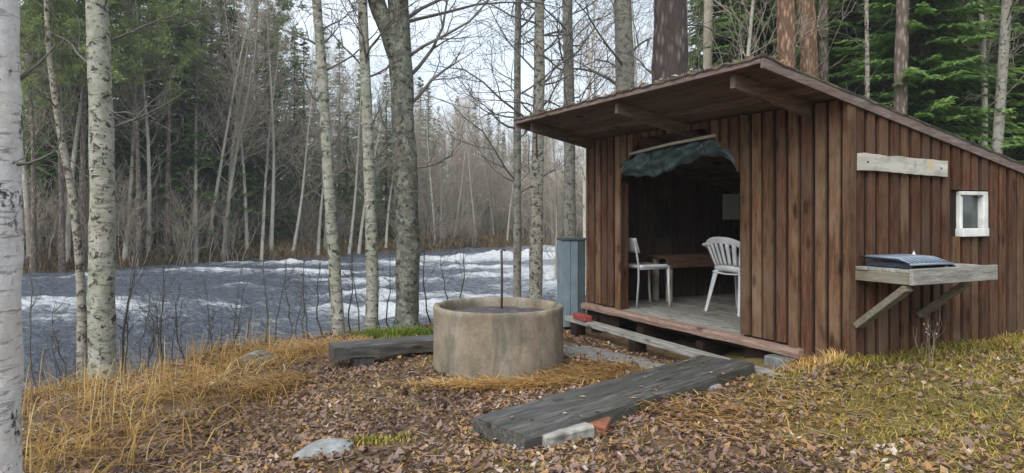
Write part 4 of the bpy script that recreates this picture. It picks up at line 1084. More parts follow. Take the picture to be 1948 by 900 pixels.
near_tree('pine_tree', 'orange-barked pine trunk just right of the roof peak, left of the two', trunk_ctrl([(1500, 560), (1499, 300), (1497, 120), (1495, 0)], 15.5, .42, .38, 12), 'pine_orange', seed=13, steps=40, n=18)
near_tree('pine_tree', 'orange-barked pine trunk right of the roof peak, right of the two', trunk_ctrl([(1545, 560), (1546, 300), (1540, 120), (1533, 0)], 17, .46, .40, 12), 'pine_orange', seed=14, steps=40, n=18)
near_tree('pine_tree', 'slim reddish pine trunk close behind the pair of orange pines', trunk_ctrl([(1572, 560), (1570, 300), (1567, 120), (1566, 0)], 19, .28, .24, 10), 'pine_grey', seed=15, steps=30, n=14)
near_tree('dead_sapling', 'very thin bare white trunk against the dark spruces behind the roof', trunk_ctrl([(1651, 560), (1650, 300), (1650, 120), (1648, 0)], 14, .10, .075, 4), 'birch_thin', crown=rand_crown(17, 1.5, 5, 14, .5, 1.1, .009, 1, 4), seed=16, steps=30, n=10)
near_tree('pine_tree', 'grey-brown pine trunk before the dark spruces, right of the thin white trunk', trunk_ctrl([(1712, 560), (1712, 300), (1714, 130), (1718, 0)], 16, .31, .27, 12), 'pine_grey', seed=17, steps=40, n=16, crown=[(1.7, 80, -5, .8, .014, 2, 4), (2.3, 260, 0, .8, .014, 2, 4)])
near_tree('aspen_tree', 'slanting grey trunk behind the low roof edge at the far right', trunk_ctrl([(1890, 560), (1896, 300), (1906, 150), (1916, 0)], 15, .22, .19, 8), 'aspen', seed=18, steps=40, n=14, crown=rand_crown(18, 1.5, 6, 12, .8, 1.8, .016, 2, 5))
near_tree('aspen_tree', 'thin grey trunk at the upper right, left of the slanting one', trunk_ctrl([(1846, 560), (1845, 300), (1846, 150), (1850, 0)], 20, .16, .14, 8), 'far_brown', seed=19, steps=30, n=12)
near_tree('aspen_tree', 'grey trunk behind the dark spruces left of the roof peak', trunk_ctrl([(1346, 560), (1346, 330), (1346, 100), (1348, 0)], 19, .26, .24, 8), 'far_brown', seed=20, steps=30, n=12, crown=rand_crown(19, 2.5, 7, 12, .9, 2.0, .018, 2, 5))

# ------------------------------------------------------------------ far trees: prototypes
def proto_bare(name, hgt, dia, trunk_mat, twig_mat, seed, n_br=46, first=.28, lean=.03, label='', cat='tree', group=None, lev=2, kids=7, spread=1.0):
    rg = random.Random(seed); t = empty(name, (0, 0, -500), 0, label, cat, group)
    lx, ly = rg.uniform(-lean, lean) * hgt, rg.uniform(-lean, lean) * hgt; bend = rg.uniform(-.02, .02) * hgt
    path = [(lx * u ** 1.3 + bend * math.sin(u * 5), ly * u ** 1.2 + bend * math.cos(u * 4) - bend, u * hgt) for u in np.linspace(0, 1, 16)]
    trunk_geo(path, [dia / 2 * (1 - .93 * u) + .004 for u in np.linspace(0, 1, 16)], 7, .04, seed, .2).obj('trunk', trunk_mat, t, True)
    out = []
    for i in range(n_br):
        u = first + (1 - first) * (i + rg.random()) / n_br; k = min(15, int(u * 15)); p = tuple(path[k][j] + (path[min(15, k + 1)][j] - path[k][j]) * (u * 15 - k) for j in range(3))
        az = rg.uniform(0, 6.283); el = R(rg.uniform(25, 60)); L = hgt * (.10 + .17 * (1 - u)) * rg.uniform(.6, 1.1) * spread
        grow(out, p, norm3(math.cos(az) * math.cos(el), math.sin(az) * math.cos(el), math.sin(el)), L, .007 + dia * .09 * (1 - u), lev, rg, up=.10, kids=kids, wob=.16, steps=5, sub=.5, minr=.0045)
    link('crown', segs_mesh('crown', out, twig_mat, 3), t)
    return t

def proto_spruce(name, hgt, rad, seed, label, group, first=.06, fine=1.0, mat='spruce'):
    rg = random.Random(seed); t = empty(name, (0, 0, -500), 0, label, 'tree', group)
    path = [(0, 0, hgt * u) for u in np.linspace(0, 1, 10)]
    trunk_geo(path, [hgt * .011 * (1 - .95 * u) + .006 for u in np.linspace(0, 1, 10)], 7, .04, seed, .2).obj('trunk', 'spruce_bark', t, True)
    V, F, Rn = [], [], []
    nl = int(hgt * 5.2 * fine)
    for i in range(nl):
        u = first + (1 - first) * (i + rg.random() * .8) / nl; z0 = u * hgt
        rl = rad * (1 - u) ** .85 * (1 if u > first + .1 else .75 + 2.5 * (u - first)) + .12
        for b in range(rg.randint(3, 6)):
            z0 = u * hgt + rg.uniform(-.2, .2)
            az = rg.uniform(0, 6.283); L = rl * rg.uniform(.65, 1.12); ca, sa = math.cos(az), math.sin(az); droop = rg.uniform(.16, .42) * (1 - .75 * u)
            base_t = rg.random(); ns = max(4, int(L * 9 * fine)); up0 = .12 * u
            for k in range(ns):
                s = (k + .6) / ns; x = L * s; z = z0 - droop * L * s + (up0 + .22 * droop) * L * s * s + rg.uniform(-.03, .03)
                for sd in (-1, 1):
                    ln = (.16 + .22 * L * .5 * (1 - s)) * rg.uniform(.7, 1.25); wd = rg.uniform(.035, .065) / fine ** .3; an = az + sd * rg.uniform(.5, 1.0)
                    c2, s2 = math.cos(an), math.sin(an); hang = rg.uniform(.05, .55) * ln
                    px, py = ca * x, sa * x; ex, ey, ez = px + c2 * ln, py + s2 * ln, z - hang
                    bb = len(V); tilt = rg.uniform(-.03, .03)
                    V += [(px - s2 * wd * .4, py + c2 * wd * .4, z), (px + s2 * wd * .4, py - c2 * wd * .4, z + tilt), (px + c2 * ln * .6 + s2 * wd, py + s2 * ln * .6 - c2 * wd, z - hang * .45 - tilt), (ex, ey, ez), (px + c2 * ln * .6 - s2 * wd, py + s2 * ln * .6 + c2 * wd, z - hang * .45)]
                    F.append((bb, bb + 1, bb + 2, bb + 3, bb + 4)); Rn.append(min(1, max(0, base_t * .5 + rg.uniform(-.1, .3) + .25 * s)))
    link('crown', mesh_np('crown', np.array(V), np.array(F), mat, False, {'rnd': ('FACE', Rn)}), t)
    return t

def proto_pine(name, hgt, dia, seed, label, group, first=.5):
    rg = random.Random(seed); t = empty(name, (0, 0, -500), 0, label, 'tree', group)
    path = [(math.sin(u * 4 + seed) * .02 * hgt * u, math.cos(u * 3 + seed) * .015 * hgt * u, hgt * u) for u in np.linspace(0, 1, 14)]
    g = trunk_geo(path, [dia / 2 * (1 - .88 * u) for u in np.linspace(0, 1, 14)], 8, .05, seed, .2)
    g.obj('trunk', 'pine_grey', t, True)
    S, V, F, Rn = [], [], [], []
    for i in range(34):
        u = first + (1 - first) * (i + rg.random()) / 34; k = min(12, int(u * 13)); p = path[k]; p = (p[0], p[1], u * hgt)
        az = rg.uniform(0, 6.283); el = rg.uniform(-.1, .6); L = hgt * (.16 * (1 - u) + .07) * rg.uniform(.7, 1.2); d = norm3(math.cos(az) * math.cos(el), math.sin(az) * math.cos(el), math.sin(el))
        o = []; grow(o, p, d, L, .03 * (1.3 - u), 2, rg, up=.08, kids=5, wob=.25, steps=4, sub=.5, minr=.006); S += o
        for sgm in o:
            if sgm[3] > .016: continue
            q = Vector(sgm[4:7]); tone = rg.random() * .6
            for _ in range(12):
                an = Vector((rg.gauss(0, 1), rg.gauss(0, 1), rg.gauss(.35, .8))).normalized(); ln = rg.uniform(.16, .34); sd = an.cross(Vector((rg.gauss(0, 1), rg.gauss(0, 1), rg.gauss(0, 1)))).normalized() * rg.uniform(.016, .032)
                o0 = q + Vector((rg.gauss(0, .06), rg.gauss(0, .06), rg.gauss(0, .05))); bb = len(V); V += [tuple(o0), tuple(o0 + an * ln * .6 + sd), tuple(o0 + an * ln), tuple(o0 + an * ln * .6 - sd)]; F.append((bb, bb + 1, bb + 2, bb + 3)); Rn.append(min(1, tone + rg.random() * .4))
    cr = link('crown', mesh_np('crown', np.array(V), np.array(F), 'pine_needles', False, {'rnd': ('FACE', Rn)}), t)
    link('branches', segs_mesh('branches', S, 'far_brown', 3), cr)
    return t

def remove_tree(t):
    for c in list(t.children):
        for d in list(c.children): bpy.data.objects.remove(d)
        bpy.data.objects.remove(c)
    bpy.data.objects.remove(t)

G_SP, G_BI, G_BR, G_PI, G_NS = 'spruces across the river', 'bare birches across the river', 'bare bushes along the far bank', 'pines across the river', 'spruces behind the shelter'
L_SP = ['dark green spruce in the wood across the river', 'tall green spruce in the wood across the river']
spr = [proto_spruce('spruce_tree', 13, 2.0, 31, 'green spruce in the wood across the river', G_SP), proto_spruce('spruce_tree', 15, 2.3, 32, 'green spruce in the wood across the river', G_SP), proto_spruce('spruce_tree', 10, 1.7, 33, 'green spruce in the wood across the river', G_SP)]
bir = [proto_bare('bare_tree', 12, .20, 'far_pale', 'twig', 41, label='bare pale-stemmed tree in the wood across the river', group=G_BI), proto_bare('bare_tree', 13, .18, 'far_pale', 'twig_pink', 42, lean=.10, label='bare pale-stemmed tree in the wood across the river', group=G_BI),
       proto_bare('bare_tree', 10, .13, 'far_brown', 'twig_pink', 43, first=.15, label='bare brown-twigged tree in the wood across the river', group='bare brown trees across the river'), proto_bare('bare_tree', 9, .12, 'far_brown', 'twig', 44, first=.12, lean=.06, label='bare brown-twigged tree in the wood across the river', group='bare brown trees across the river')]
pin = [proto_pine('pine_tree', 16, .30, 51, 'tall pine in the wood across the river', G_PI), proto_pine('pine_tree', 17, .28, 52, 'tall pine in the wood across the river', G_PI, .42)]
def proto_bush(seed, twig_mat):
    rg = random.Random(seed); t = empty('bare_bush', (0, 0, -500), 0, 'bare brown bush on the far river bank', 'bush', G_BR); out = []
    for i in range(16):
        az = rg.uniform(0, 6.283); el = R(rg.uniform(50, 85)); grow(out, (rg.gauss(0, .35), rg.gauss(0, .35), 0), norm3(math.cos(az) * math.cos(el), math.sin(az) * math.cos(el), math.sin(el)), rg.uniform(1.6, 3.4), rg.uniform(.014, .026), 2, rg, up=.10, kids=8, wob=.13, steps=6, sub=.45, minr=.0048)
    link('twigs', segs_mesh('twigs', out, twig_mat, 3), t); return t
bus = [proto_bush(61, 'twig'), proto_bush(62, 'twig_pink'), proto_bush(63, 'far_brown')]

def far_x(px, yy): return (px - 974) / F_PX * yy
def far_edge_y(px):      # distance of the far bank along the sight line through px
    best = None
    for yy in np.arange(20, 110, .25):
        if sdist(FAR, np.array([far_x(px, yy)]), np.array([yy]))[0] > 0: return yy
    return 110
_edge = {}
def edge(px):
    k = int(px // 20) * 20
    if k not in _edge: _edge[k] = far_edge_y(k)
    return _edge[k]
rf = random.Random(77)
def plant(proto, px, back, scale=1.0, label=None, group=None, tilt=.0):
    yy = edge(px) + back; x = far_x(px, yy); c = copy_tree(proto, (x, yy, gz(x, yy) - .05), rf.uniform(0, 6.283), scale, label, group, (rf.uniform(-tilt, tilt), rf.uniform(-tilt, tilt))); return c
def top_limit(px):       # picture height that the wood reaches (photograph's skyline), in px
    return np.interp(px, [0, 380, 500, 560, 640, 720, 800, 900, 960, 1110], [-200, -150, -20, 60, 40, 110, 140, 190, 225, 240])
def fit_scale(px, back, base_h, lo=.45, hi=1.5, over=0.0):
    yy = edge(px) + back; top = (HOR - top_limit(px) + over) / F_PX * yy + H; x = far_x(px, yy); return max(lo, min(hi, (top - gz(x, yy)) / base_h))

# conifers of the wood on the left, thinning towards the sky gap
for i in range(27):
    px = -60 + 640 * (i + rf.uniform(-.4, .4)) / 27; back = rf.uniform(5, 22); k = rf.randrange(3); hh = (13, 15, 10)[k]
    plant(spr[k], px, back, fit_scale(px, back, hh, .6, 1.45) * rf.uniform(.75, 1.0))
for px, back, k, lb in ((348, 1.6, 0, 'bright green spruce standing forward on the far bank, left of the slim birches'), (578, 6, 0, 'pointed spruce left of the slim leaning birch, its tip in the sky'), (646, 8, 1, 'tallest pointed spruce between the two slim birches'), (660, 2.0, 2, 'low bushy spruce at the far bank between the two slim birches'), (612, 15, 2, None), (690, 14, 2, None),
        (735, 3, 0, 'green spruce at the far bank just left of the alder trunk'), (800, 16, 0, None), (815, 9, 1, 'pointed spruce right of the alder trunk above the bare trees'), (905, 20, 2, None), (930, 12, 0, 'rounded green spruce low in the sky gap left of the slender tree'), (948, 24, 1, None), (870, 22, 1, None), (1000, 20, 0, None), (1040, 24, 2, None), (1085, 18, 2, None), (560, 4, 1, 'broad green spruce across the river beside the slim leaning birch'), (520, 8, 2, None), (30, 2, 2, 'low green spruce on the far bank right behind the thick white birch'), (420, 3, 2, None), (150, 2.5, 2, None), (205, 2.4, 0, None), (290, 3.2, 1, None), (445, 2.2, 0, None), (505, 3.4, 1, None), (385, 4.5, 1, None), (250, 5, 1, None), (95, 3.5, 1, None), (610, 3.0, 2, 'low bushy spruce at the far bank behind the slim leaning birch')):
    hh = (13, 15, 10)[k]; plant(spr[k], px, back, fit_scale(px, back, hh, .3, 1.5 if lb is None or 'low' not in lb else .7) * rf.uniform(.92, 1.0), lb)
ordn = ['leftmost', 'second from the left', 'third from the left', 'fourth from the left', 'fifth from the left', 'sixth from the left', 'rightmost']
for i, (px, back, s) in enumerate(((62, -.2, .72), (118, .2, .8), (158, .6, .85), (262, .2, .8), (318, 1.0, .85), (400, 5, 1.0), (492, 6, 1.0))):
    plant(pin[i % 2], px, back, s, ordn[i] + ' of the tall pines across the river')
# bare birches
for i, (px, back, k) in enumerate(((58, .8, 0), (112, 1.4, 1), (128, .6, 0), (236, .8, 1), (282, 1.2, 0), (372, .7, 1), (392, 1.6, 1), (424, .9, 0), (432, 1.8, 0), (470, 1.0, 1), (498, .7, 1), (515, 1.3, 0), (556, .9, 0), (605, .8, 0), (618, 1.5, 1), (664, .9, 1), (682, .7, 0), (734, 1.2, 0), (828, .8, 0), (862, 1.5, 1), (905, 1.0, 0), (940, 2.0, 1), (965, 1.0, 0), (1052, 1.4, 0))):
    plant(bir[k], px, back, fit_scale(px, back, (12, 13)[k], .5, 1.1) * rf.uniform(.85, 1.0), 'slim pale bare tree leaning at the water edge of the far bank', 'pale trees at the far water edge', .32 if i % 7 == 3 else .12)
for i in range(66):
    px = -40 + 1160 * (i + rf.uniform(-.5, .5)) / 66; back = rf.uniform(1.2, 14)
    if px < 560 and i % 2: continue
    k = rf.choice([0, 0, 1, 1, 2, 3]) if px < 760 else rf.choice([0, 1, 2, 2, 3, 3]); hh = (12, 13, 10, 9)[k]
    plant(bir[k], px, back, min(1.15, fit_scale(px, back, hh, .4, 1.2) * rf.uniform(.7, 1.0)), tilt=.07)
for i in range(60):
    px = 740 + 380 * (i + rf.uniform(-.5, .5)) / 60; back = rf.uniform(1.0, 16); k = rf.choice([2, 3, 2, 3, 0]); hh = (12, 13, 10, 9)[k]
    plant(bir[k], px, back, fit_scale(px, back, hh, .35, 1.2) * rf.uniform(.6, .98), tilt=.05)
for i in range(70):
    px = -40 + 1160 * (i + rf.uniform(-.5, .5)) / 70; plant(bus[rf.randrange(3)], px, rf.uniform(.4, 5), rf.uniform(.55, 1.1))

# deep wood behind: one continuous mass of distant spruces
def deep_wood():
    rg = random.Random(91); V, F, Rn = [], [], []
    for i in range(170):
        px = -120 + 1300 * (i + rg.random()) / 170; back = rg.uniform(18, 42); yy = edge(px) + back; x = far_x(px, yy); zb = gz(x, yy)
        top = (HOR - max(60, top_limit(px))) / F_PX * yy + H; hgt = min(13, (top - zb) * rg.uniform(.4, .9)); rad = hgt * .14
        for q in range(190):
            u = rg.random() ** .8; rl = rad * (1 - u) * rg.uniform(.5, 1.1) + .1; az = rg.uniform(0, 6.283); z = zb + u * hgt; l = rl; ca, sa = math.cos(az), math.sin(az); w = rg.uniform(.10, .22); b = len(V)
            V += [(x - sa * w * .3, yy + ca * w * .3, z), (x + ca * l * .6 + sa * w, yy + sa * l * .6 - ca * w, z - .2 * l), (x + ca * l, yy + sa * l, z - .5 * l), (x + ca * l * .6 - sa * w, yy + sa * l * .6 + ca * w, z - .25 * l)]
            F.append((b, b + 1, b + 2, b + 3)); Rn.append(rg.random() * .8)
    tag(link('distant_wood', mesh_np('distant_wood', np.array(V), np.array(F), 'spruce', False, {'rnd': ('FACE', Rn)})), 'dense mass of distant spruce wood far behind the river', 'wood', kind='stuff')
deep_wood()

# spruces behind the shelter on this bank
nsp = [proto_spruce('spruce_tree', 13, 2.3, 35, 'dark green spruce behind the shelter roof', G_NS, fine=1.5), proto_spruce('spruce_tree', 15, 2.6, 36, 'dark green spruce behind the shelter roof', G_NS, fine=1.5)]
for px, yy, k, s, lb in ((1330, 24, 0, .95, 'dark spruce left of the roof peak, directly right of the thick brown pine'), (1372, 21, 1, .9, 'tall spruce behind the highest part of the roof, left of the peak'), (1425, 25, 0, 1.1, None), (1450, 19, 0, 1.0, 'green spruce just left of the orange pines'), (1590, 23, 1, 1.0, 'green spruce just right of the orange pines'), (1620, 20, 0, 1.0, 'green spruce close to the left of the thin white trunk'), (1685, 22, 1, 1.0, 'green spruce between the thin white trunk and the grey-brown pine'), (1760, 17, 1, 1.0, 'large dark spruce right of the grey-brown pine'), (1800, 20, 0, 1.1, 'dark spruce behind the window end of the roof'), (1850, 24, 1, .9, 'tall spruce left of the slanting grey trunk'), (1935, 19, 0, 1.0, 'dark spruce at the right edge above the low roof end'), (1985, 22, 1, 1.0, 'dark spruce half cut by the right picture edge'), (1560, 28, 1, 1.1, None), (1640, 28, 0, 1.3, None), (1720, 27, 1, 1.2, None), (1490, 28, 1, 1.1, None), (1880, 30, 0, 1.2, None), (1400, 31, 1, 1.1, None), (1960, 30, 1, 1.1, None), (1790, 30, 1, 1.1, None), (2050, 18, 0, 1, None)):
    x = far_x(px, yy); copy_tree(nsp[k], (x, yy, gz(x, yy) - .05), rf.uniform(0, 6.28), s, lb)
gb = 'bare trees behind the shelter'
for px, yy, k, s in ((1120, 20, 0, .9), (1150, 26, 2, 1.0), (1225, 22, 1, .85), (1250, 28, 3, 1.1), (1310, 20, 0, .9), (1055, 22, 3, .8), (1140, 32, 1, .9), (1210, 34, 0, .8), (1860, 18, 0, 1.0), (1940, 24, 1, 1.0), (1405, 17, 1, .8), (1740, 25, 0, 1.0)):
    x = far_x(px, yy); copy_tree(bir[k], (x, yy, gz(x, yy) - .05), rf.uniform(0, 6.28), s, 'bare thin tree rising behind the shelter roof', gb, (rf.uniform(-.04, .04), rf.uniform(-.04, .04)))
for t in spr + bir + pin + bus + nsp: remove_tree(t)

# ------------------------------------------------------------------ ground cover (uncountable)
def in_hut(x, y, mrg=.0):
    dx, dy = x - C0.x, y - C0.y; s = dx * math.cos(THETA) + dy * math.sin(THETA); a = -dx * math.sin(THETA) + dy * math.cos(THETA)
    return (s > -mrg) & (s < D_ + mrg) & (a > -mrg) & (a < L_ + mrg)
def in_deck(x, y):
    dx, dy = x - C0.x, y - C0.y; s = dx * math.cos(THETA) + dy * math.sin(THETA); a = -dx * math.sin(THETA) + dy * math.cos(THETA)
    return (s > -.34) & (s < .1) & (a > .38) & (a < L_ + .1)
def in_ring(x, y, m=.0): return np.hypot(x - RX, y - RY) < .56 + m
def on_gravel(x, y):
    dx, dy = x - C0.x, y - C0.y; s = dx * math.cos(THETA) + dy * math.sin(THETA); a = -dx * math.sin(THETA) + dy * math.cos(THETA)
    return ((s + .80) / .36) ** 2 + ((a - 1.75) / 1.35) ** 2 < .9
_si = np.array([0])
def zsurf(x, y):       # height of the built ground sheet (bilinear in the grid)
    i = np.clip(np.searchsorted(gx, x) - 1, 0, len(gx) - 2); j = np.clip(np.searchsorted(gy, y) - 1, 0, len(gy) - 2)
    fx = (x - gx[i]) / (gx[i + 1] - gx[i]); fy = (y - gy[j]) / (gy[j + 1] - gy[j])
    return (Z[j, i] * (1 - fx) + Z[j, i + 1] * fx) * (1 - fy) + (Z[j + 1, i] * (1 - fx) + Z[j + 1, i + 1] * fx) * fy + H
def scatter(n, y0, y1, keep, seed, wide=1.8):
    r = np.random.RandomState(seed); ys = y0 + (y1 - y0) * r.rand(n); xs = (r.rand(n) * 2 - 1) * (ys * .78 + wide)
    dn = sdist(NEAR, xs, ys); ok = (dn < .25) & ~in_hut(xs, ys, -.02) & ~in_ring(xs, ys) & ~in_deck(xs, ys); ok &= r.rand(n) < keep(xs, ys); return xs[ok], ys[ok], r
# fallen leaves
def leaves():
    keep = lambda x, y: np.clip(1.05 - .60 * MOSS(x, y) * sstep(.9, 2.2, x) - .75 * on_gravel(x, y) - .55 * sstep(-1.6, -2.3, x), .12, 1) * np.clip(1.35 - .07 * y, .3, 1) * (.35 + .9 * sstep(.34, .58, fbm(x * 2.6 + 12, y * 2.6, 3)))
    x, y, r = scatter(230000, 1.6, 11, keep, 5); n = len(x)
    z = zsurf(x, y) + r.rand(n) * .016 + .002
    ln = .007 + .017 * r.rand(n) ** 1.4 * np.where(r.rand(n) < .15, 1.35, 1); wd = ln * r.uniform(.5, .8, n); an = r.rand(n) * 6.283; tx, ty = r.normal(0, .45, n), r.normal(0, .45, n); curl = r.uniform(-.4, 1.3, n) * ln
    ca, sa = np.cos(an), np.sin(an)
    def P(u, v, h): X_ = u * ca - v * sa; Y_ = u * sa + v * ca; return np.stack([x + X_, y + Y_, z + X_ * tx + Y_ * ty + h], 1)
    V = np.stack([P(-ln, 0 * ln, curl * .5), P(-.2 * ln, wd, curl * .35), P(ln, 0 * ln, curl * .6), P(-.2 * ln, -wd, curl * .35), P(-.1 * ln, 0 * ln, 0 * ln)], 1).reshape(-1, 3)
    b = (np.arange(n) * 5)[:, None]; F = np.concatenate([b + np.array([[4, 1, 0]]), b + np.array([[4, 2, 1]]), b + np.array([[4, 3, 2]]), b + np.array([[4, 0, 3]])])
    tone = np.clip(r.beta(1.5, 1.6, n) + (fbm(x * 1.6 + 3, y * 1.6, 3) - .5) * .9, 0, 1)
    tag(link('leaf_litter', mesh_np('leaf_litter', V, F, 'litter', False, {'rnd': ('FACE', np.tile(tone, 4))})), 'brown fallen leaves covering the ground of the clearing', 'leaves', kind='stuff')
leaves()
def sticks():
    x, y, r = scatter(5200, 1.8, 9.5, lambda x, y: np.full(x.shape, .8) * (.3 + sstep(.4, .6, fbm(x * 1.5 + 70, y * 1.5, 3))), 15); z = zsurf(x, y) + .008; S = []
    for a, b, c in zip(x, y, z):
        an = rng.uniform(0, 6.28); l = rng.uniform(.03, .13) * (2.2 if rng.random() < .06 else 1); rd = rng.uniform(.0012, .0032); S.append((a, b, c, rd, a + l * math.cos(an), b + l * math.sin(an), c + rng.uniform(-.004, .02), rd * .6))
    o = link('fallen_twigs', segs_mesh('fallen_twigs', S, 'far_brown', 4)); tag(o, 'small fallen twigs scattered among the leaves', 'twigs', kind='stuff')
sticks()
def blades(name, label, x, y, r, h0, h1, mat, width=.004, bend=.6, cat='grass', lay=.3, zoff=0.0, tone_shift=0.0, flow=None):
    n = len(x); z = zsurf(x, y) - .006 + zoff; hh = h0 + (h1 - h0) * r.rand(n) ** 1.4; an = r.rand(n) * 6.283 if flow is None else flow + r.normal(0, .8, n); be = bend * r.uniform(.3, 1.4, n) * hh; w = width * r.uniform(.6, 1.4, n)
    dx, dy = np.cos(an), np.sin(an); sx, sy = -dy * w, dx * w
    def L(t, k):
        px, py, pz = x + dx * be * t ** 1.8, y + dy * be * t ** 1.8, z + hh * (t - lay * t ** 2.2)
        return np.stack([px + sx * k, py + sy * k, pz], 1), np.stack([px - sx * k, py - sy * k, pz], 1)
    a0, b0_ = L(0, 1); a1, b1_ = L(.38, .9); a2, b2_ = L(.72, .6); c3, _ = L(1.0, 0)
    V = np.stack([a0, b0_, a1, b1_, a2, b2_, c3], 1).reshape(-1, 3); b = (np.arange(n) * 7)[:, None]
    Q = np.concatenate([b + np.array([[0, 1, 3, 2]]), b + np.array([[2, 3, 5, 4]])]); T = b + np.array([[4, 5, 6]])
    tone = np.clip(r.rand(n) * .8 + (fbm(x * 2.2, y * 2.2 + 8, 3) - .5) * .9 + .1 + tone_shift, 0, 1)
    o = link(name, mesh_np(name, V, [Q, T], mat, False, {'rnd': ('FACE', np.concatenate([tone, tone, tone]))})); tag(o, label, cat, kind='stuff'); return o
# short turf and moss on the right
x, y, r = scatter(150000, 1.6, 7.5, lambda x, y: np.clip(MOSS(x, y) * 1.1 - .1, 0, 1) * sstep(.6, 2.0, x - .1 * y) * np.clip(1.15 - .05 * y, .3, 1), 6)
blades('turf', 'yellowish short grass and moss right of the plank bench', x, y, r, .022, .075, 'turf', .0032, 1.1, lay=.5)
# sparse grass through the leaves everywhere
x, y, r = scatter(60000, 1.8, 10, lambda x, y: sstep(.42, .68, fbm(x * 1.4 + 40, y * 1.4, 3)) * .9 + .05, 8)
blades('thin_grass', 'thin straw grass poking through the fallen leaves', x, y, r, .02, .075, 'turf', .0026, 1.1, lay=.5, tone_shift=.15)
# tall withered grass on the left bank
x, y, r = scatter(62000, 1.8, 9.2, lambda x, y: np.clip(sstep(-1.25, -2.0, x + .13 * (y - 4)) * (.12 + 1.2 * sstep(.40, .62, fbm(x * 1.9, y * 1.9 + 20, 3))) + .16 * sstep(-.9, -.2, sdist(NEAR, x, y)) * sstep(-.6, -1.4, x), 0, 1), 9)
blades('dry_grass', 'tall ochre withered grass on the river bank at the left', x, y, r, .06, .33, 'dry_grass', .0034, 1.9, lay=.72)
x, y, r = scatter(9000, 2.4, 8.8, lambda x, y: np.clip(sstep(-1.9, -2.7, x + .13 * (y - 4)) + .6 * sstep(-.7, -.1, sdist(NEAR, x, y)), 0, 1) * .7, 19)
blades('straw_stems', 'upright pale straw stems on the river bank at the left', x, y, r, .18, .5, 'dry_grass', .0022, .35, lay=.12, tone_shift=.15)
# withered bracken lying in orange heaps
def heap(cx, cy, rx, ry, n, seed, label, flow, mat='bracken', h=(.05, .16)):
    r = np.random.RandomState(seed); x = cx + r.normal(0, rx, n); y = cy + r.normal(0, ry, n); ok = ~in_ring(x, y) & ~in_hut(x, y); x, y = x[ok], y[ok]
    blades('bracken' if mat == 'bracken' else 'grass_tuft', label, x, y, r, h[0], h[1], mat, .005, 1.6 if mat == 'bracken' else .5, 'bracken' if mat == 'bracken' else 'grass', .55 if mat == 'bracken' else .2, flow=flow)
heap(-1.83, 5.55, .10, .20, 1500, 1, 'orange withered bracken heap left of the log bench', 4.4)
heap(-.05, 5.38, .30, .06, 1500, 2, 'orange withered bracken heap in front of the fire ring', 3.4)
heap(.72, 5.75, .16, .17, 1200, 3, 'orange withered bracken heap right of the fire ring', 3.9)
heap(.45, 5.5, .15, .1, 600, 13, 'withered bracken between fire ring and plank bench', 3.2)
heap(1.35, 4.25, .5, .3, 700, 14, 'withered orange grass in front of the plank bench', 3.6)
heap(-1.22, 8.1, .24, .12, 3600, 4, 'bright green grass tuft at the foot of the alder', None, 'green_grass', (.06, .17))
heap(-.75, 3.95, .10, .05, 500, 15, 'yellow-green moss beside the flat stone', None, 'turf', (.02, .05))
heap(-1.75, 7.2, .35, .2, 1500, 16, 'rusty withered grass on the bank behind the log bench', None, 'bracken', (.08, .22))
# longer grass along the foot of the shelter wall
r = np.random.RandomState(44); n = 3600; s_ = r.rand(n) * 3.1 - .3; off = np.abs(r.normal(0, .16, n)) + .05
x = C0.x + s_ * math.cos(THETA) + off * math.sin(THETA); y = C0.y + s_ * math.sin(THETA) - off * math.cos(THETA)
blades('wall_grass', 'uneven grass growing along the foot of the side wall', x, y, r, .025, .13, 'turf', .003, .9, lay=.4, tone_shift=-.1)
r = np.random.RandomState(45); n = 700; a_ = r.rand(n) * .45 - .05; off = np.abs(r.normal(0, .1, n)) + .06
x = C0.x - a_ * math.sin(THETA) - off * math.cos(THETA); y = C0.y + a_ * math.cos(THETA) - off * math.sin(THETA)
blades('corner_grass', 'pale grass at the near corner of the shelter', x, y, r, .04, .15, 'dry_grass', .003, .7, lay=.3)

# leaves that fell on the benches
def fallen(name, label, spots, seed):
    r = np.random.RandomState(seed); V, F, Rn = [], [], []
    for (x, y, z) in spots:
        a = r.rand() * 6.28; l = r.uniform(.014, .028); w = l * .6; ca, sa = math.cos(a), math.sin(a); b = len(V)
        V += [(x - l * ca, y - l * sa, z + .004), (x - w * sa, y + w * ca, z + .008), (x + l * ca, y + l * sa, z + .006), (x + w * sa, y - w * ca, z + .007), (x, y, z + .002)]; t_ = r.rand()
        F += [(b + 4, b + 1, b), (b + 4, b + 2, b + 1), (b + 4, b + 3, b + 2), (b + 4, b, b + 3)]; Rn += [t_] * 4
    tag(link(name, mesh_np(name, np.array(V), np.array(F), 'litter', False, {'rnd': ('FACE', Rn)})), label, 'leaves', kind='stuff')
tb_ = [o for o in COL.objects if o.name == 'plank_bench'][0]; bm_ = Matrix.LocRotScale(tb_.location, tb_.rotation_euler, None); rq = random.Random(4)
fallen('bench_leaves', 'few fallen leaves on the plank bench', [tuple(bm_ @ Vector((rq.uniform(.05, 2.3), rq.uniform(-.25, .25), .001))) for _ in range(26)], 3)
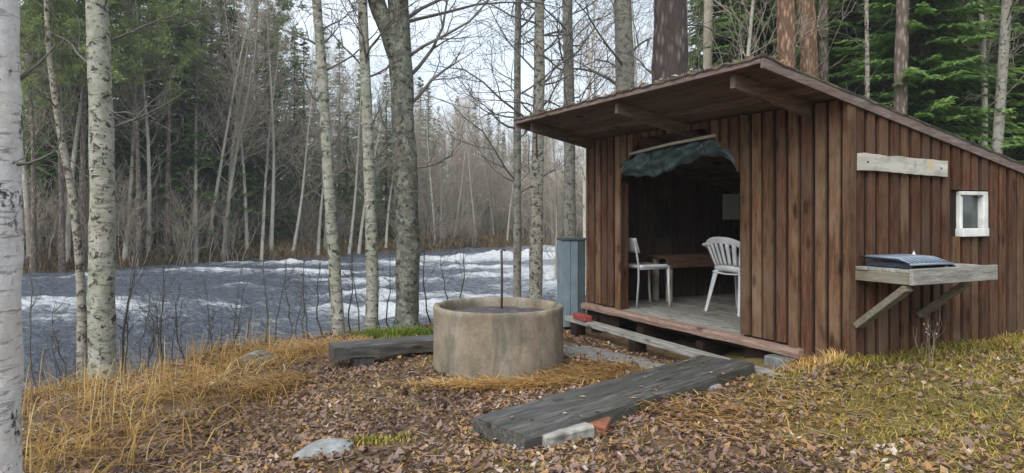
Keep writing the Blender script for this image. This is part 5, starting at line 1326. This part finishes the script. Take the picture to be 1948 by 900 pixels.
# withered grass and low scrub along the far bank
def far_grass():
    r = np.random.RandomState(31); n = 60000; seg = FAR[2:8]; k = r.randint(0, len(seg) - 1, n); t = r.rand(n); ax = seg[k] + (seg[k + 1] - seg[k]) * t[:, None]
    d = seg[k + 1] - seg[k]; d /= np.linalg.norm(d, axis=1)[:, None]; off = r.rand(n) ** 1.5 * 7 - .6; x = ax[:, 0] - d[:, 1] * off; y = ax[:, 1] + d[:, 0] * off
    z = ground_rel(x, y) + H - .03; ok = z > WATER + H - .05; x, y, z = x[ok], y[ok], z[ok]; n = len(x)
    hh = r.uniform(.08, .5, n) * (.5 + fbm(x * .5, y * .5, 3)); an = r.rand(n) * 6.28; w = r.uniform(.006, .018, n); be = hh * r.uniform(.2, .9, n); dx, dy = np.cos(an), np.sin(an)
    V = np.stack([np.stack([x - dy * w, y + dx * w, z], 1), np.stack([x + dy * w, y - dx * w, z], 1), np.stack([x + dx * be * .4 + dy * w * .7, y + dy * be * .4 - dx * w * .7, z + hh * .6], 1), np.stack([x + dx * be, y + dy * be, z + hh], 1)], 1).reshape(-1, 3)
    F = (np.arange(n) * 4)[:, None] + np.array([[0, 1, 2, 3]])
    tag(link('bank_grass', mesh_np('bank_grass', V, F, 'far_straw', False, {'rnd': ('FACE', r.rand(n))})), 'brown withered grass along the far river bank', 'grass', kind='stuff')
MT['far_straw'] = m_leafy('far_straw', [(0.0, (0.08, 0.06, 0.035)), (0.5, (0.2, 0.145, 0.075)), (1.0, (0.34, 0.25, 0.13))], .2)
far_grass()

# thistle-like seeding stem by the wall
px_, py_ = hw(.50, -.28).x, hw(.50, -.28).y; zb = gz(px_, py_)
t = empty('seed_plant', (px_, py_, zb), 1.0, 'withered plant with white seed fluff under the wall shelf', 'plant'); t.scale = (.62, .62, .8)
rg = random.Random(8); out = []
for k in range(5): grow(out, (rg.gauss(0, .02), rg.gauss(0, .02), 0), norm3(rg.gauss(0, .3), rg.gauss(0, .3), 1), rg.uniform(.22, .40), .0035, 1, rg, up=.05, kids=3, wob=.1, steps=5, minr=.0015)
link('stems', segs_mesh('stems', out, 'far_brown', 4), t)
fv = Geo()
for k in range(7):
    c = (rg.gauss(0, .05), rg.gauss(0, .05), rg.uniform(.22, .36))
    for _ in range(14):
        d = Vector((rg.gauss(0, 1), rg.gauss(0, 1), rg.gauss(0, 1))).normalized() * .018; s = d.cross(Vector((.3, .5, .8))).normalized() * .004
        c_ = Vector(c); fv.add([c_ - s, c_ + s, c_ + d], [(0, 1, 2)])
MT['fluff'] = m_plain('fluff', (.7, .7, .68), .9, .1, 5, bump=0); fv.obj('seed_head', 'fluff', t)

# bare saplings along the bank
def sapling_proto(seed, hgt):
    rg = random.Random(seed); t = empty('sapling', (0, 0, 0), 0, 'thin dark leafless sapling on the bank edge before the river', 'sapling', 'leafless saplings on the bank'); S = []
    x = y = 0.0; pts = [(0, 0, 0)]
    for k in range(9): x += rg.gauss(0, .02); y += rg.gauss(0, .02); pts.append((x, y, hgt * (k + 1) / 9))
    Geo().tube(pts, [.009 - .007 * k / 9 for k in range(10)], 6).obj('stem', 'twig_dark', t, True); out = []
    for k in range(9):
        p = pts[rg.randint(3, 9)]; a = rg.uniform(0, 6.28); grow(out, p, norm3(math.cos(a), math.sin(a), rg.uniform(.5, 1.6)), hgt * rg.uniform(.1, .28), .003, 1, rg, .05, 3, .15, 4, .5, .0016)
    tag(link('twigs', segs_mesh('twigs', out, 'twig_dark', 3), t), kind='stuff'); return t
sp_ = [sapling_proto(1, 1.0), sapling_proto(2, 1.35), sapling_proto(3, .8)]
for i, (px, yy) in enumerate(((70, 6.2), (104, 6.6), (126, 6.0), (232, 6.9), (252, 7.0), (281, 7.1), (298, 7.3), (318, 7.4), (262, 6.6), (352, 7.6), (390, 7.7), (398, 7.6), (420, 7.8), (455, 7.9), (470, 7.9), (500, 8.1), (506, 7.9), (548, 8.2), (566, 8.1), (590, 8.3), (614, 8.3), (668, 8.5), (684, 8.6), (724, 8.6), (742, 8.7), (820, 9.1), (846, 9.3), (880, 9.6), (90, 6.3), (116, 6.5), (142, 6.8), (243, 6.8), (270, 7.2), (308, 7.2), (335, 7.5), (410, 7.7), (440, 7.9), (522, 8.0), (580, 8.2), (632, 8.5))):
    x = far_x(px, yy); copy_tree(sp_[i % 3], (x, yy, gz(x, yy) - .01), rf.uniform(0, 6.28), rf.uniform(.7, 1.3), tilt=(rf.uniform(-.08, .08), rf.uniform(-.08, .08)))
for t in sp_: remove_tree(t)
# mossy wisps hang on the near bushes: leafless bush at the left edge
bpy.context.view_layer.update()

# ------------------------------------------------------------------ damp autumn air
def haze():
    x0, x1, y0, y1, z0, z1 = -160, 160, -30, 175, -3.5, 45
    o = Geo().box(x0, x1, y0, y1, z0, z1).mesh('haze', 'paper')
    o.materials.clear(); m = bpy.data.materials.new('haze'); m.use_nodes = True; nt = m.node_tree; nt.nodes.clear()
    out = nt.nodes.new('ShaderNodeOutputMaterial'); v = nt.nodes.new('ShaderNodeVolumePrincipled'); v.inputs['Color'].default_value = (0.9, 0.93, 0.96, 1); v.inputs['Density'].default_value = HAZE; v.inputs['Anisotropy'].default_value = 0.2
    nt.links.new(v.outputs[0], out.inputs['Volume']); o.materials.append(m); tag(link('haze', o), kind='stuff')
HAZE = 0.0011
haze()
